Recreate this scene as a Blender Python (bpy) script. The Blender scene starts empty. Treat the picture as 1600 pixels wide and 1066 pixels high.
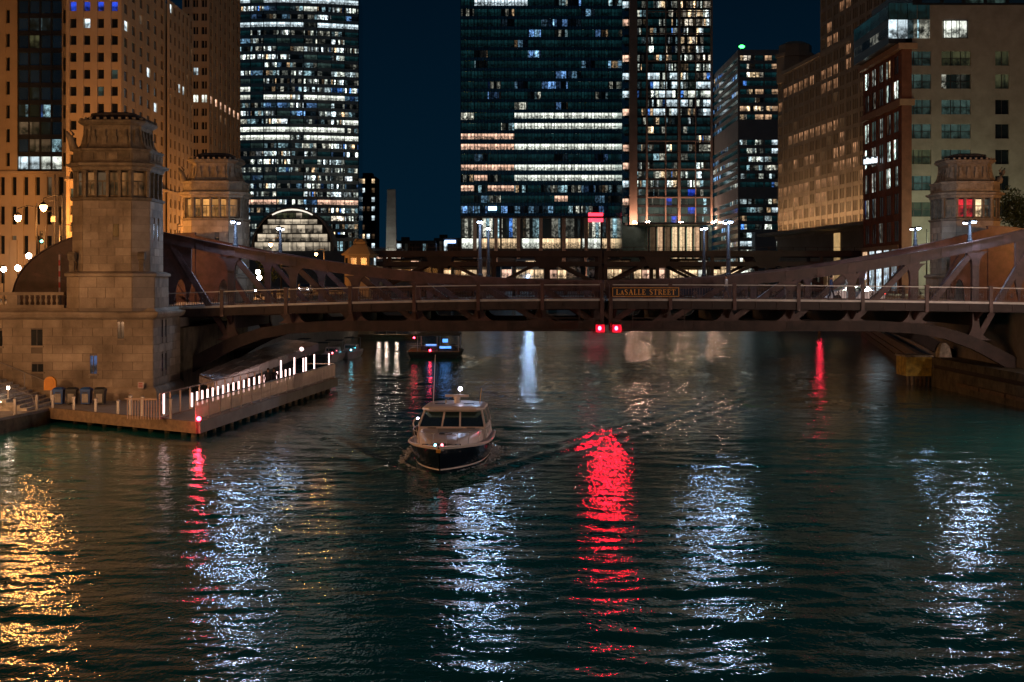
import bpy, math, random
import numpy as np
from mathutils import Vector

random.seed(7)
R = math.radians
SC = bpy.context.scene
COL = SC.collection

# ---------------------------------------------------------------- camera
FPX, U0, V0, HC = 2222.0, 800.0, 440.0, 8.7        # focal length in photo pixels, horizon row, eye height
cam_d = bpy.data.cameras.new('camera')
cam = bpy.data.objects.new('camera', cam_d)
COL.objects.link(cam)
cam.location = (0, 0, HC)
cam.rotation_euler = (R(90), 0, 0)
cam_d.lens = 50.0
cam_d.sensor_width = 36.0
cam_d.shift_y = -(533 - V0) / 1600.0
cam_d.clip_start = 0.5
cam_d.clip_end = 5000
SC.camera = cam

# ---------------------------------------------------------------- night sky
world = bpy.data.worlds.new('World')
SC.world = world
world.use_nodes = True
wn = world.node_tree.nodes
wl = world.node_tree.links
wn.clear()
w_out = wn.new('ShaderNodeOutputWorld')
sky = wn.new('ShaderNodeTexSky')
sky.sky_type = 'NISHITA'
sky.sun_disc = False
sky.sun_elevation = R(-4)
sky.sun_rotation = R(200)
bg1 = wn.new('ShaderNodeBackground')
bg1.inputs['Strength'].default_value = 0.004
wl.new(sky.outputs[0], bg1.inputs['Color'])
tcw = wn.new('ShaderNodeTexCoord')
sepw = wn.new('ShaderNodeSeparateXYZ')
wl.new(tcw.outputs['Generated'], sepw.inputs[0])
rw = wn.new('ShaderNodeValToRGB')
rw.color_ramp.elements[0].position = 0.0
rw.color_ramp.elements[0].color = (0.0010, 0.0120, 0.026, 1)
rw.color_ramp.elements[1].position = 0.26
rw.color_ramp.elements[1].color = (0.0004, 0.0038, 0.0095, 1)
wl.new(sepw.outputs['Z'], rw.inputs[0])
bg2 = wn.new('ShaderNodeBackground')
bg2.inputs['Strength'].default_value = 1.0
wl.new(rw.outputs[0], bg2.inputs['Color'])
adw = wn.new('ShaderNodeAddShader')
wl.new(bg1.outputs[0], adw.inputs[0])
wl.new(bg2.outputs[0], adw.inputs[1])
wl.new(adw.outputs[0], w_out.inputs['Surface'])

moon_d = bpy.data.lights.new('moon', 'SUN')
moon_d.energy = 0.02
moon_d.angle = R(0.5)
moon = bpy.data.objects.new('moon', moon_d)
moon.rotation_euler = (R(50), 0, R(-30))
COL.objects.link(moon)

SC.view_settings.view_transform = 'Standard'
SC.view_settings.look = 'None'
SC.view_settings.exposure = 0.0
SC.view_settings.gamma = 1.0
SC.cycles.max_bounces = 5
SC.cycles.diffuse_bounces = 2
SC.cycles.glossy_bounces = 3
SC.cycles.transmission_bounces = 3
SC.cycles.sample_clamp_indirect = 3.0
SC.cycles.caustics_reflective = False
SC.cycles.caustics_refractive = False
SC.cycles.use_denoising = True

# ---------------------------------------------------------------- materials
def _new(name):
    m = bpy.data.materials.new(name)
    m.use_nodes = True
    return m, m.node_tree.nodes, m.node_tree.links, m.node_tree.nodes['Principled BSDF']

def mat(name, col, rough=0.7, metal=0.0, var=0.25, scale=1.5, bump=0.0, stain=None, bscale=None):
    m, n, l, p = _new(name)
    p.inputs['Roughness'].default_value = rough
    p.inputs['Metallic'].default_value = metal
    tc = n.new('ShaderNodeTexCoord')
    oi = n.new('ShaderNodeObjectInfo')
    add = n.new('ShaderNodeVectorMath'); add.operation = 'ADD'
    l.new(tc.outputs['Object'], add.inputs[0])
    l.new(oi.outputs['Location'], add.inputs[1])
    no = n.new('ShaderNodeTexNoise')
    no.inputs['Scale'].default_value = scale
    no.inputs['Detail'].default_value = 6
    no.inputs['Roughness'].default_value = 0.65
    l.new(add.outputs[0], no.inputs['Vector'])
    rp = n.new('ShaderNodeValToRGB')
    rp.color_ramp.elements[0].position = 0.3
    rp.color_ramp.elements[1].position = 0.72
    lo = stain if stain else tuple(c * (1 - var) for c in col)
    hi = tuple(min(1, c * (1 + var)) for c in col)
    rp.color_ramp.elements[0].color = (*lo, 1)
    rp.color_ramp.elements[1].color = (*hi, 1)
    l.new(no.outputs['Fac'], rp.inputs[0])
    # piece to piece variation
    hs = n.new('ShaderNodeHueSaturation')
    mr = n.new('ShaderNodeMapRange')
    mr.inputs['To Min'].default_value = 1 - var * 0.7
    mr.inputs['To Max'].default_value = 1 + var * 0.5
    l.new(oi.outputs['Random'], mr.inputs['Value'])
    l.new(mr.outputs[0], hs.inputs['Value'])
    l.new(rp.outputs[0], hs.inputs['Color'])
    l.new(hs.outputs[0], p.inputs['Base Color'])
    if bump:
        b = n.new('ShaderNodeBump')
        b.inputs['Strength'].default_value = bump
        b.inputs['Distance'].default_value = 0.05
        n2 = n.new('ShaderNodeTexNoise')
        n2.inputs['Scale'].default_value = bscale or scale * 6
        n2.inputs['Detail'].default_value = 5
        l.new(add.outputs[0], n2.inputs['Vector'])
        l.new(n2.outputs['Fac'], b.inputs['Height'])
        l.new(b.outputs[0], p.inputs['Normal'])
    return m

def lamp_mat(name, col, strength, lens=False):
    m, n, l, p = _new(name)
    p.inputs['Base Color'].default_value = (0.6, 0.6, 0.6, 1)
    p.inputs['Emission Color'].default_value = (*col, 1)
    p.inputs['Emission Strength'].default_value = strength
    if lens: m.cycles.emission_sampling = 'NONE'
    return m

def room(name, col, strength, base=(0.03, 0.055, 0.06), kind='room', scale=1.0, col2=None, cw=1.5):
    """A glazed opening with a lit room behind: glass gloss, bays of uneven room light, bright ceilings"""
    m, n, l, p = _new(name)
    p.inputs['Base Color'].default_value = (*base, 1)
    p.inputs['Roughness'].default_value = 0.12
    p.inputs['IOR'].default_value = 1.5
    def math_(op, a, b=None, c=None):
        q = n.new('ShaderNodeMath'); q.operation = op
        for k, v in enumerate((a, b, c)):
            if v is None: continue
            if isinstance(v, (int, float)): q.inputs[k].default_value = v
            else: l.new(v, q.inputs[k])
        return q.outputs[0]
    def mrange(v, a, b, c, d, smooth=False):
        q = n.new('ShaderNodeMapRange')
        if smooth: q.interpolation_type = 'SMOOTHSTEP'
        l.new(v, q.inputs['Value'])
        for nm, x in (('From Min', a), ('From Max', b), ('To Min', c), ('To Max', d)):
            q.inputs[nm].default_value = x
        return q.outputs[0]
    tc = n.new('ShaderNodeTexCoord')
    oi = n.new('ShaderNodeObjectInfo')
    rnd_ = oi.outputs['Random']
    so = n.new('ShaderNodeSeparateXYZ'); l.new(tc.outputs['Object'], so.inputs[0])
    sg = n.new('ShaderNodeSeparateXYZ'); l.new(tc.outputs['Generated'], sg.inputs[0])
    bay = math_('MULTIPLY_ADD', so.outputs['X'], scale / cw, math_('MULTIPLY', rnd_, 517.0))
    cell = math_('FLOOR', bay)
    edge = mrange(math_('ABSOLUTE', math_('SUBTRACT', math_('FRACT', bay), 0.5)), 0.40, 0.48, 1.0, 0.35)
    wn_ = n.new('ShaderNodeTexWhiteNoise'); wn_.noise_dimensions = '1D'
    l.new(cell, wn_.inputs['W'])
    ceil_ = mrange(sg.outputs['Z'], 0.42, 0.72, 0.0, 1.0, True)
    cx = n.new('ShaderNodeCombineXYZ')
    for k in range(3): l.new(rnd_, cx.inputs[k])
    off = n.new('ShaderNodeVectorMath'); off.operation = 'MULTIPLY_ADD'
    l.new(cx.outputs[0], off.inputs[0]); off.inputs[1].default_value = (57.3, 91.7, 33.1); l.new(tc.outputs['Object'], off.inputs[2])
    no = n.new('ShaderNodeTexNoise')
    no.inputs['Scale'].default_value = 1.1 * scale; no.inputs['Detail'].default_value = 5; no.inputs['Roughness'].default_value = 0.75
    l.new(off.outputs[0], no.inputs['Vector'])
    clutter = mrange(no.outputs['Fac'], 0.42, 0.62, 0.05, 0.75)
    up = mrange(no.outputs['Fac'], 0.30, 0.60, 0.35, 1.15)
    body = math_('ADD', math_('MULTIPLY', ceil_, up), math_('MULTIPLY', math_('SUBTRACT', 1.0, ceil_), clutter))
    if kind == 'spark':  # sparkle cells: lit offices plus city reflections painted as emission
        amp = math_('MULTIPLY', math_('POWER', wn_.outputs['Value'], 3.2), mrange(rnd_, 0, 1, 0.35, 1.5))
        spot = mrange(no.outputs['Fac'], 0.46, 0.66, 0.0, 1.6)
        body = math_('ADD', math_('MULTIPLY', body, 0.45), spot)
        cr = n.new('ShaderNodeValToRGB'); cr.color_ramp.interpolation = 'CONSTANT'
        e = cr.color_ramp.elements
        e[0].position = 0; e[0].color = (*col, 1)
        e[1].position = 0.42; e[1].color = (*(col2 or col), 1)
        k = e.new(0.90); k.color = (0.10, 0.32, 1.0, 1)
        k = e.new(0.94); k.color = (1.0, 0.66, 0.36, 1)
        sc = n.new('ShaderNodeSeparateColor'); l.new(wn_.outputs['Color'], sc.inputs[0])
        l.new(sc.outputs[1], cr.inputs[0]); l.new(cr.outputs[0], p.inputs['Emission Color'])
    else:
        amp = mrange(wn_.outputs['Value'], 0, 1, 0.45, 1.2)
        p.inputs['Emission Color'].default_value = (*col, 1)
    tot = math_('MULTIPLY', math_('MULTIPLY', math_('MULTIPLY', body, amp), edge), strength)
    l.new(tot, p.inputs['Emission Strength'])
    m.cycles.emission_sampling = 'NONE'
    return m

M = {}
M['limestone'] = mat('limestone', (0.38, 0.32, 0.235), 0.85, var=0.28, scale=0.42, bump=0.4, bscale=9, stain=(0.15, 0.12, 0.08))
M['limestone_joint'] = mat('limestone_joint', (0.20, 0.17, 0.13), 0.9, var=0.3, scale=0.8)
M['carved_stone'] = mat('carved_stone', (0.20, 0.165, 0.11), 0.85, var=0.45, scale=2.2, bump=0.6, bscale=7)
M['roof_dark'] = mat('roof_dark', (0.05, 0.042, 0.036), 0.8, var=0.4, scale=2)
M['tan_stone'] = mat('tan_stone', (0.44, 0.33, 0.20), 0.85, var=0.16, scale=0.25, bump=0.2)
M['tan_stone_2'] = mat('tan_stone_2', (0.40, 0.31, 0.20), 0.85, var=0.18, scale=0.2, bump=0.2)
M['mart_stone'] = mat('mart_stone', (0.40, 0.32, 0.22), 0.85, var=0.2, scale=0.15)
M['concrete'] = mat('concrete', (0.33, 0.31, 0.27), 0.85, var=0.25, scale=0.4, bump=0.2)
M['concrete_wet'] = mat('concrete_wet', (0.20, 0.17, 0.11), 0.75, var=0.5, scale=1.1, bump=0.5, stain=(0.05, 0.05, 0.035))
M['pier_yellow'] = mat('pier_yellow', (0.80, 0.62, 0.12), 0.7, var=0.2, scale=1.9, stain=(0.30, 0.22, 0.06))
M['pale_concrete'] = mat('pale_concrete', (0.55, 0.52, 0.45), 0.85, var=0.4, scale=2.0, bump=0.5, stain=(0.16, 0.15, 0.12))
M['brick'] = mat('brick', (0.19, 0.075, 0.045), 0.85, var=0.3, scale=0.9, bump=0.3)
M['brick_trim'] = mat('brick_trim', (0.42, 0.27, 0.17), 0.8, var=0.2)
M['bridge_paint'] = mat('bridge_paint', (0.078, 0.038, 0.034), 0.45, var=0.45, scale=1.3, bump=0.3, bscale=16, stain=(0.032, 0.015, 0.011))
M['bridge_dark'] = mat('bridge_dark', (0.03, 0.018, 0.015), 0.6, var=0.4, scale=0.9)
M['bridge_lower_dark'] = mat('bridge_lower_dark', (0.034, 0.020, 0.017), 0.6, var=0.5, scale=1.1, bump=0.3, bscale=14, stain=(0.012, 0.008, 0.007))  # lower chord and fascia in a darker tone, varied at random
M['wells_paint'] = mat('wells_paint', (0.055, 0.028, 0.022), 0.55, var=0.3, scale=0.6)
M['edge_metal'] = mat('edge_metal', (0.50, 0.50, 0.48), 0.45, metal=0.2, var=0.25, scale=1.2)
M['asphalt'] = mat('asphalt', (0.055, 0.052, 0.05), 0.85, var=0.3, scale=2)
M['pavement'] = mat('pavement', (0.30, 0.28, 0.25), 0.85, var=0.2, scale=1)
M['steel_dark'] = mat('steel_dark', (0.05, 0.05, 0.052), 0.5, metal=0.3, var=0.3)
M['steel'] = mat('steel', (0.45, 0.44, 0.42), 0.35, metal=0.7, var=0.2)
M['steel_scale'] = mat('steel_scale', (0.55, 0.47, 0.45), 0.4, metal=0.35, var=0.5, scale=5, bump=0.5)
M['pole_brown'] = mat('pole_brown', (0.010, 0.008, 0.009), 0.7, var=0.2)
M['gunmetal'] = mat('gunmetal', (0.045, 0.05, 0.055), 0.3, metal=0.4, var=0.2)
M['band'] = mat('band', (0.34, 0.42, 0.42), 0.4, metal=0.7, var=0.2, scale=0.3)
M['bronze'] = mat('bronze', (0.42, 0.30, 0.23), 0.5, metal=0.2, var=0.2, scale=0.3)
M['grey_panel'] = mat('grey_panel', (0.22, 0.235, 0.235), 0.7, var=0.15, scale=0.2)
M['glass_dark'] = mat('glass_dark', (0.22, 0.40, 0.42), 0.10, metal=0.9, var=0.35, scale=0.3)
M['glass_night'] = mat('glass_night', (0.02, 0.026, 0.028), 0.12, metal=0.3, var=0.3)
M['wood'] = mat('wood', (0.20, 0.14, 0.08), 0.75, var=0.4, scale=3, bump=0.3)
M['bark'] = mat('bark', (0.07, 0.05, 0.035), 0.9, var=0.3, scale=6, bump=0.5)
M['leaf'] = mat('leaf', (0.032, 0.055, 0.016), 0.6, var=0.5, scale=1.2)
M['hull_navy'] = mat('hull_navy', (0.008, 0.012, 0.022), 0.12, var=0.2)
M['gelcoat'] = mat('gelcoat', (0.80, 0.73, 0.69), 0.3, var=0.06, scale=1.0)
M['deck_nonskid'] = mat('deck_nonskid', (0.60, 0.56, 0.53), 0.7, var=0.1, scale=3)
M['black'] = mat('black', (0.012, 0.012, 0.013), 0.4, var=0.2)
M['chrome'] = mat('chrome', (0.6, 0.6, 0.6), 0.2, metal=0.9, var=0.1)
M['bin_blue'] = mat('bin_blue', (0.02, 0.09, 0.30), 0.5, var=0.2)
M['bin_dark'] = mat('bin_dark', (0.03, 0.035, 0.035), 0.5, var=0.2)
M['bin_front'] = mat('bin_front', (0.34, 0.32, 0.27), 0.6, var=0.3, scale=4)
M['orange_box'] = mat('orange_box', (0.75, 0.30, 0.02), 0.5, var=0.12)
M['sign_pale'] = mat('sign_pale', (0.62, 0.50, 0.46), 0.6, var=0.15, scale=8)
M['navy_sign'] = mat('navy_sign', (0.012, 0.018, 0.026), 0.4, var=0.1)
M['gold'] = mat('gold', (0.85, 0.42, 0.08), 0.45, var=0.1)
M['red_plastic'] = mat('red_plastic', (0.5, 0.03, 0.03), 0.5, var=0.1)
M['skin'] = mat('skin', (0.45, 0.27, 0.19), 0.6, var=0.1)
M['hair'] = mat('hair', (0.03, 0.02, 0.015), 0.6, var=0.2)
M['cloth_dark'] = mat('cloth_dark', (0.03, 0.03, 0.035), 0.85, var=0.3)
M['cloth_pale'] = mat('cloth_pale', (0.45, 0.45, 0.46), 0.85, var=0.15)
M['cloth_blue'] = mat('cloth_blue', (0.05, 0.08, 0.16), 0.85, var=0.2)
M['car_white'] = mat('car_white', (0.65, 0.65, 0.65), 0.25, var=0.05)
M['car_dark'] = mat('car_dark', (0.03, 0.03, 0.04), 0.2, var=0.05)
M['rubber'] = mat('rubber', (0.02, 0.02, 0.02), 0.8, var=0.2)
M['canvas'] = mat('canvas', (0.03, 0.045, 0.05), 0.8, var=0.3)
M['foam'] = mat('foam', (0.62, 0.66, 0.68), 0.6, var=0.4, scale=5, stain=(0.10, 0.12, 0.12))

# lamps
M['led'] = lamp_mat('led', (0.62, 0.78, 1.0), 40, True)
M['led_small'] = lamp_mat('led_small', (0.80, 0.86, 1.0), 15, True)
M['sodium'] = lamp_mat('sodium', (1.0, 0.55, 0.25), 40, True)
M['sodium_fill'] = lamp_mat('sodium_fill', (1.0, 0.55, 0.25), 40, True)
M['bank_lamp'] = lamp_mat('bank_lamp', (1.0, 0.7, 0.55), 40, True)
M['halide'] = lamp_mat('halide', (0.86, 0.95, 0.62), 40, True)
M['globe'] = lamp_mat('globe', (1.0, 0.78, 0.62), 60)
M['nav_red'] = lamp_mat('nav_red', (1.0, 0.03, 0.07), 30, True)
M['red_small'] = lamp_mat('red_small', (1.0, 0.03, 0.07), 25, True)
M['red_pier'] = lamp_mat('red_pier', (1.0, 0.03, 0.07), 25, True)
M['tube'] = lamp_mat('tube', (1.0, 0.62, 0.58), 3.6)
M['step_light'] = lamp_mat('step_light', (1.0, 0.78, 0.60), 30)
M['masthead'] = lamp_mat('masthead', (0.80, 0.75, 1.0), 30)
M['green_lamp'] = lamp_mat('green_lamp', (0.05, 1.0, 0.12), 8)
M['pier_lamp'] = lamp_mat('pier_lamp', (1.0, 0.75, 0.6), 60)
M['cyan_lamp'] = lamp_mat('cyan_lamp', (0.05, 1.0, 0.8), 8)
M['blue_lamp'] = lamp_mat('blue_lamp', (0.06, 0.35, 1.0), 1.6)
M['sign_blue'] = lamp_mat('sign_blue', (0.35, 0.55, 1.0), 6)
M['sign_red'] = lamp_mat('sign_red', (1.0, 0.03, 0.06), 4)
M['uplight'] = lamp_mat('uplight', (1.0, 0.55, 0.38), 260)
M['mart_fill_uplight'] = lamp_mat('mart_fill_uplight', (1.0, 0.60, 0.33), 150)
M['chimney_uplight'] = lamp_mat('chimney_uplight', (0.9, 0.88, 0.8), 700)
M['mart_fill_uplight_dim'] = lamp_mat('mart_fill_uplight_dim', (1.0, 0.58, 0.30), 22)
M['headlight'] = lamp_mat('headlight', (0.95, 0.95, 1.0), 60)
M['tail'] = lamp_mat('tail', (1.0, 0.03, 0.02), 8)

# rooms behind glass, and panes with glow or sparkle painted in
M['room_warm'] = room('room_warm', (1.0, 0.62, 0.36), 0.85)
M['room_pink'] = room('room_pink', (1.0, 0.60, 0.42), 1.6, scale=0.8)
M['room_white'] = room('room_white', (0.95, 1.0, 0.88), 1.8)
M['room_cool'] = room('room_cool', (0.75, 0.92, 1.0), 1.6)
M['room_teal'] = room('room_teal', (0.35, 0.62, 0.55), 0.10, scale=0.8)
M['pane_teal_glow'] = room('pane_teal_glow', (0.08, 0.50, 0.58), 0.045, base=(0.04, 0.08, 0.085), cw=2.2)  # unlit panes; teal glow put into the colour in place of reflections
M['room_olive'] = room('room_olive', (0.55, 0.55, 0.25), 0.11, scale=0.8)
M['room_dim'] = room('room_dim', (0.9, 0.55, 0.30), 0.12)
M['room_mart'] = room('room_mart', (1.0, 0.52, 0.28), 0.9, scale=0.8)
M['room_gold'] = room('room_gold', (1.0, 0.70, 0.40), 1.6, scale=1.4)
M['room_blue'] = room('room_blue', (0.03, 0.10, 1.0), 0.9)
M['room_red'] = room('room_red', (1.0, 0.03, 0.05), 1.2)
M['room_tower'] = room('room_tower', (1.0, 0.42, 0.13), 0.20, scale=0.8)
M['room_tower_lit'] = room('room_tower_lit', (1.0, 0.45, 0.12), 0.75, scale=0.5)
M['spark'] = room('spark', (0.74, 0.95, 1.0), 2.3, kind='spark', cw=1.2, col2=(0.92, 1.0, 0.86))
M['spark_dim'] = room('spark_dim', (0.45, 0.75, 0.85), 0.9, kind='spark', cw=1.4, col2=(0.85, 0.85, 0.7))
M['spark_blue'] = room('spark_blue', (0.22, 0.48, 1.0), 1.2, kind='spark', cw=2.2, col2=(0.3, 0.6, 0.9))
M['spark_gold'] = room('spark_gold', (1.0, 0.72, 0.42), 3.0, kind='spark', cw=1.3, col2=(1.0, 0.88, 0.7))
M['spark_fine'] = room('spark_fine', (0.80, 0.95, 1.0), 3.2, kind='spark', cw=0.65, col2=(0.90, 1.0, 0.88))
M['spark_wide'] = room('spark_wide', (0.85, 0.95, 1.0), 2.2, kind='spark', cw=2.6, col2=(1.0, 0.86, 0.66))
M['arch_panel'] = room('arch_panel', (1.0, 0.83, 0.60), 0.75, base=(0.3, 0.28, 0.24), scale=0.2)

# ---------------------------------------------------------------- mesh helpers
ROOTLOC = {}

class MB:
    def __init__(self):
        self.v = []; self.f = []
    def add(self, vs, fs):
        o = len(self.v)
        self.v.extend(vs)
        self.f.extend(tuple(i + o for i in f) for f in fs)
        return self
    def box(self, x0, x1, y0, y1, z0, z1):
        return self.add([(x0, y0, z0), (x1, y0, z0), (x1, y1, z0), (x0, y1, z0),
                         (x0, y0, z1), (x1, y0, z1), (x1, y1, z1), (x0, y1, z1)],
                        [(0, 3, 2, 1), (4, 5, 6, 7), (0, 1, 5, 4), (1, 2, 6, 5), (2, 3, 7, 6), (3, 0, 4, 7)])
    def obox(self, O, U, N, u0, u1, n0, n1, z0, z1):
        """box in a facade frame: U along the wall, N outward"""
        O = Vector(O)
        p = lambda u, n, z: tuple(O + U * u + N * n + Vector((0, 0, z)))
        return self.add([p(u0, n1, z0), p(u1, n1, z0), p(u1, n0, z0), p(u0, n0, z0),
                         p(u0, n1, z1), p(u1, n1, z1), p(u1, n0, z1), p(u0, n0, z1)],
                        [(0, 3, 2, 1), (4, 5, 6, 7), (0, 1, 5, 4), (1, 2, 6, 5), (2, 3, 7, 6), (3, 0, 4, 7)])
    def beam(self, a, b, w, h, up=(0, 0, 1)):
        a = Vector(a); b = Vector(b); d = (b - a).normalized()
        s = d.cross(Vector(up))
        if s.length < 1e-4:
            s = d.cross(Vector((0, 1, 0)))
        s.normalize(); t = s.cross(d)
        q = []
        for c in (a, b):
            for i, j in ((-1, -1), (1, -1), (1, 1), (-1, 1)):
                q.append(tuple(c + s * (i * w / 2) + t * (j * h / 2)))
        return self.add(q, [(3, 2, 1, 0), (4, 5, 6, 7), (0, 1, 5, 4), (1, 2, 6, 5), (2, 3, 7, 6), (3, 0, 4, 7)])
    def tube(self, pts, rad, n=8, caps=True):
        pts = [Vector(p) for p in pts]
        rs = rad if isinstance(rad, (list, tuple)) else [rad] * len(pts)
        rings = []
        for i, p in enumerate(pts):
            d = (pts[min(i + 1, len(pts) - 1)] - pts[max(i - 1, 0)]).normalized()
            ref = Vector((0, 0, 1)) if abs(d.z) < 0.9 else Vector((1, 0, 0))
            s = d.cross(ref).normalized(); t = s.cross(d)
            rings.append([tuple(p + (s * math.cos(2 * math.pi * k / n) + t * math.sin(2 * math.pi * k / n)) * rs[i]) for k in range(n)])
        vs = [q for r in rings for q in r]
        fs = []
        for i in range(len(pts) - 1):
            for k in range(n):
                a, b = i * n + k, i * n + (k + 1) % n
                fs.append((a, b, b + n, a + n))
        if caps:
            fs.append(tuple(reversed(range(n))))
            fs.append(tuple(range((len(pts) - 1) * n, len(pts) * n)))
        return self.add(vs, fs)
    def lathe(self, c, prof, n=12, sq=(1, 1)):
        """prof: list of (r, z)"""
        vs = []; fs = []
        for r, z in prof:
            for k in range(n):
                a = 2 * math.pi * k / n
                vs.append((c[0] + r * math.cos(a) * sq[0], c[1] + r * math.sin(a) * sq[1], c[2] + z))
        for i in range(len(prof) - 1):
            for k in range(n):
                a, b = i * n + k, i * n + (k + 1) % n
                fs.append((a, b, b + n, a + n))
        fs.append(tuple(reversed(range(n))))
        fs.append(tuple(range((len(prof) - 1) * n, len(prof) * n)))
        return self.add(vs, fs)
    def ball(self, c, r, n=10, m=6, sq=(1, 1, 1)):
        prof = []
        for i in range(m + 1):
            a = -math.pi / 2 + math.pi * i / m
            prof.append((max(0.001, r * math.cos(a)), r * math.sin(a) * sq[2]))
        return self.lathe(c, prof, n, (sq[0], sq[1]))
    def plate(self, poly, y0, y1):
        """polygon in xz extruded along y"""
        n = len(poly)
        vs = [(x, y0, z) for x, z in poly] + [(x, y1, z) for x, z in poly]
        fs = [tuple(range(n)), tuple(reversed(range(n, 2 * n)))]
        for i in range(n):
            j = (i + 1) % n
            fs.append((j, i, i + n, j + n))
        return self.add(vs, fs)
    def slab(self, poly, z0, z1):
        """polygon in xy extruded along z"""
        n = len(poly)
        vs = [(x, y, z0) for x, y in poly] + [(x, y, z1) for x, y in poly]
        fs = [tuple(reversed(range(n))), tuple(range(n, 2 * n))]
        for i in range(n):
            j = (i + 1) % n
            fs.append((i, j, j + n, i + n))
        return self.add(vs, fs)
    def loft(self, rings, cap=True):
        n = len(rings[0])
        vs = [p for r in rings for p in r]
        fs = []
        for i in range(len(rings) - 1):
            for k in range(n):
                a, b = i * n + k, i * n + (k + 1) % n
                fs.append((a, b, b + n, a + n))
        if cap:
            fs.append(tuple(reversed(range(n))))
            fs.append(tuple(range((len(rings) - 1) * n, len(rings) * n)))
        return self.add(vs, fs)
    def mesh(self, name, m, off=(0, 0, 0), smooth=False):
        me = bpy.data.meshes.new(name)
        ox, oy, oz = off
        me.from_pydata([(x - ox, y - oy, z - oz) for x, y, z in self.v], [], self.f)
        me.materials.append(M[m] if isinstance(m, str) else m)
        if smooth:
            me.polygons.foreach_set('use_smooth', [True] * len(me.polygons))
        me.update()
        return me
    def part(self, name, m, parent=None, smooth=False):
        """link as one mesh object; vertices are in world coordinates"""
        off = ROOTLOC.get(parent.name, (0, 0, 0)) if parent else (0, 0, 0)
        o = bpy.data.objects.new(name, self.mesh(name, m, off, smooth))
        COL.objects.link(o)
        if parent:
            o.parent = parent
            ROOTLOC[o.name] = off
        return o

def inst(name, me, parent, loc, rz=0.0):
    """a piece that shares its mesh; loc in world coordinates"""
    o = bpy.data.objects.new(name, me)
    COL.objects.link(o)
    if parent:
        off = ROOTLOC.get(parent.name, (0, 0, 0))
        o.parent = parent
        loc = (loc[0] - off[0], loc[1] - off[1], loc[2] - off[2])
    o.location = loc
    o.rotation_euler = (0, 0, rz)
    return o

def tag(o, label=None, cat=None, group=None, kind=None):
    if label: o['label'] = label
    if cat: o['category'] = cat
    if group: o['group'] = group
    if kind: o['kind'] = kind
    return o

def thing(name, label, cat, loc=(0, 0, 0), group=None):
    o = bpy.data.objects.new(name, None)
    o.empty_display_size = 0.2
    COL.objects.link(o)
    o.location = loc
    ROOTLOC[o.name] = tuple(loc)
    return tag(o, label, cat, group)

def bulb(parent, loc, watts, col, r):
    """the light of a lamp, just below or in front of its lens"""
    d = bpy.data.lights.new('bulb', 'POINT')
    d.energy = watts; d.color = col; d.shadow_soft_size = r
    o = bpy.data.objects.new('bulb', d); COL.objects.link(o)
    off = ROOTLOC.get(parent.name, (0, 0, 0))
    o.parent = parent
    o.location = (loc[0] - off[0], loc[1] - off[1], loc[2] - off[2])
    return o
BULB = {'led': (560, (0.40, 0.62, 1.0)), 'led_small': (160, (0.8, 0.86, 1.0)), 'sodium': (3400, (1.0, 0.39, 0.09)),
        'sodium_fill': (3000, (1.0, 0.50, 0.25)), 'bank_lamp': (4300, (1.0, 0.66, 0.52)), 'halide': (1900, (0.86, 0.95, 0.62)),
        'nav_red': (320, (1.0, 0.006, 0.028)), 'red_small': (60, (1.0, 0.02, 0.06)), 'red_pier': (70, (1.0, 0.02, 0.06))}

def copy_tree(root, loc, rz=None, label=None):
    r = root.copy(); COL.objects.link(r)
    r.location = loc
    if rz is not None: r.rotation_euler = (0, 0, rz)
    if label: r['label'] = label
    ROOTLOC[r.name] = tuple(loc)
    for ch in root.children:
        c = ch.copy(); COL.objects.link(c); c.parent = r
        for g in ch.children:
            d = g.copy(); COL.objects.link(d); d.parent = c
    return r

def at(u, v, y):
    """the point at distance y that the photo shows at pixel u, v"""
    return ((u - U0) * y / FPX, y, HC + (V0 - v) * y / FPX)
def ax(u, y): return (u - U0) * y / FPX
def az(v, y): return HC + (V0 - v) * y / FPX

def lerp_table(t, x):
    if x <= t[0][0]: return t[0][1]
    for (a, b), (c, d) in zip(t, t[1:]):
        if x <= c:
            return b + (d - b) * (x - a) / (c - a)
    return t[-1][1]

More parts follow.
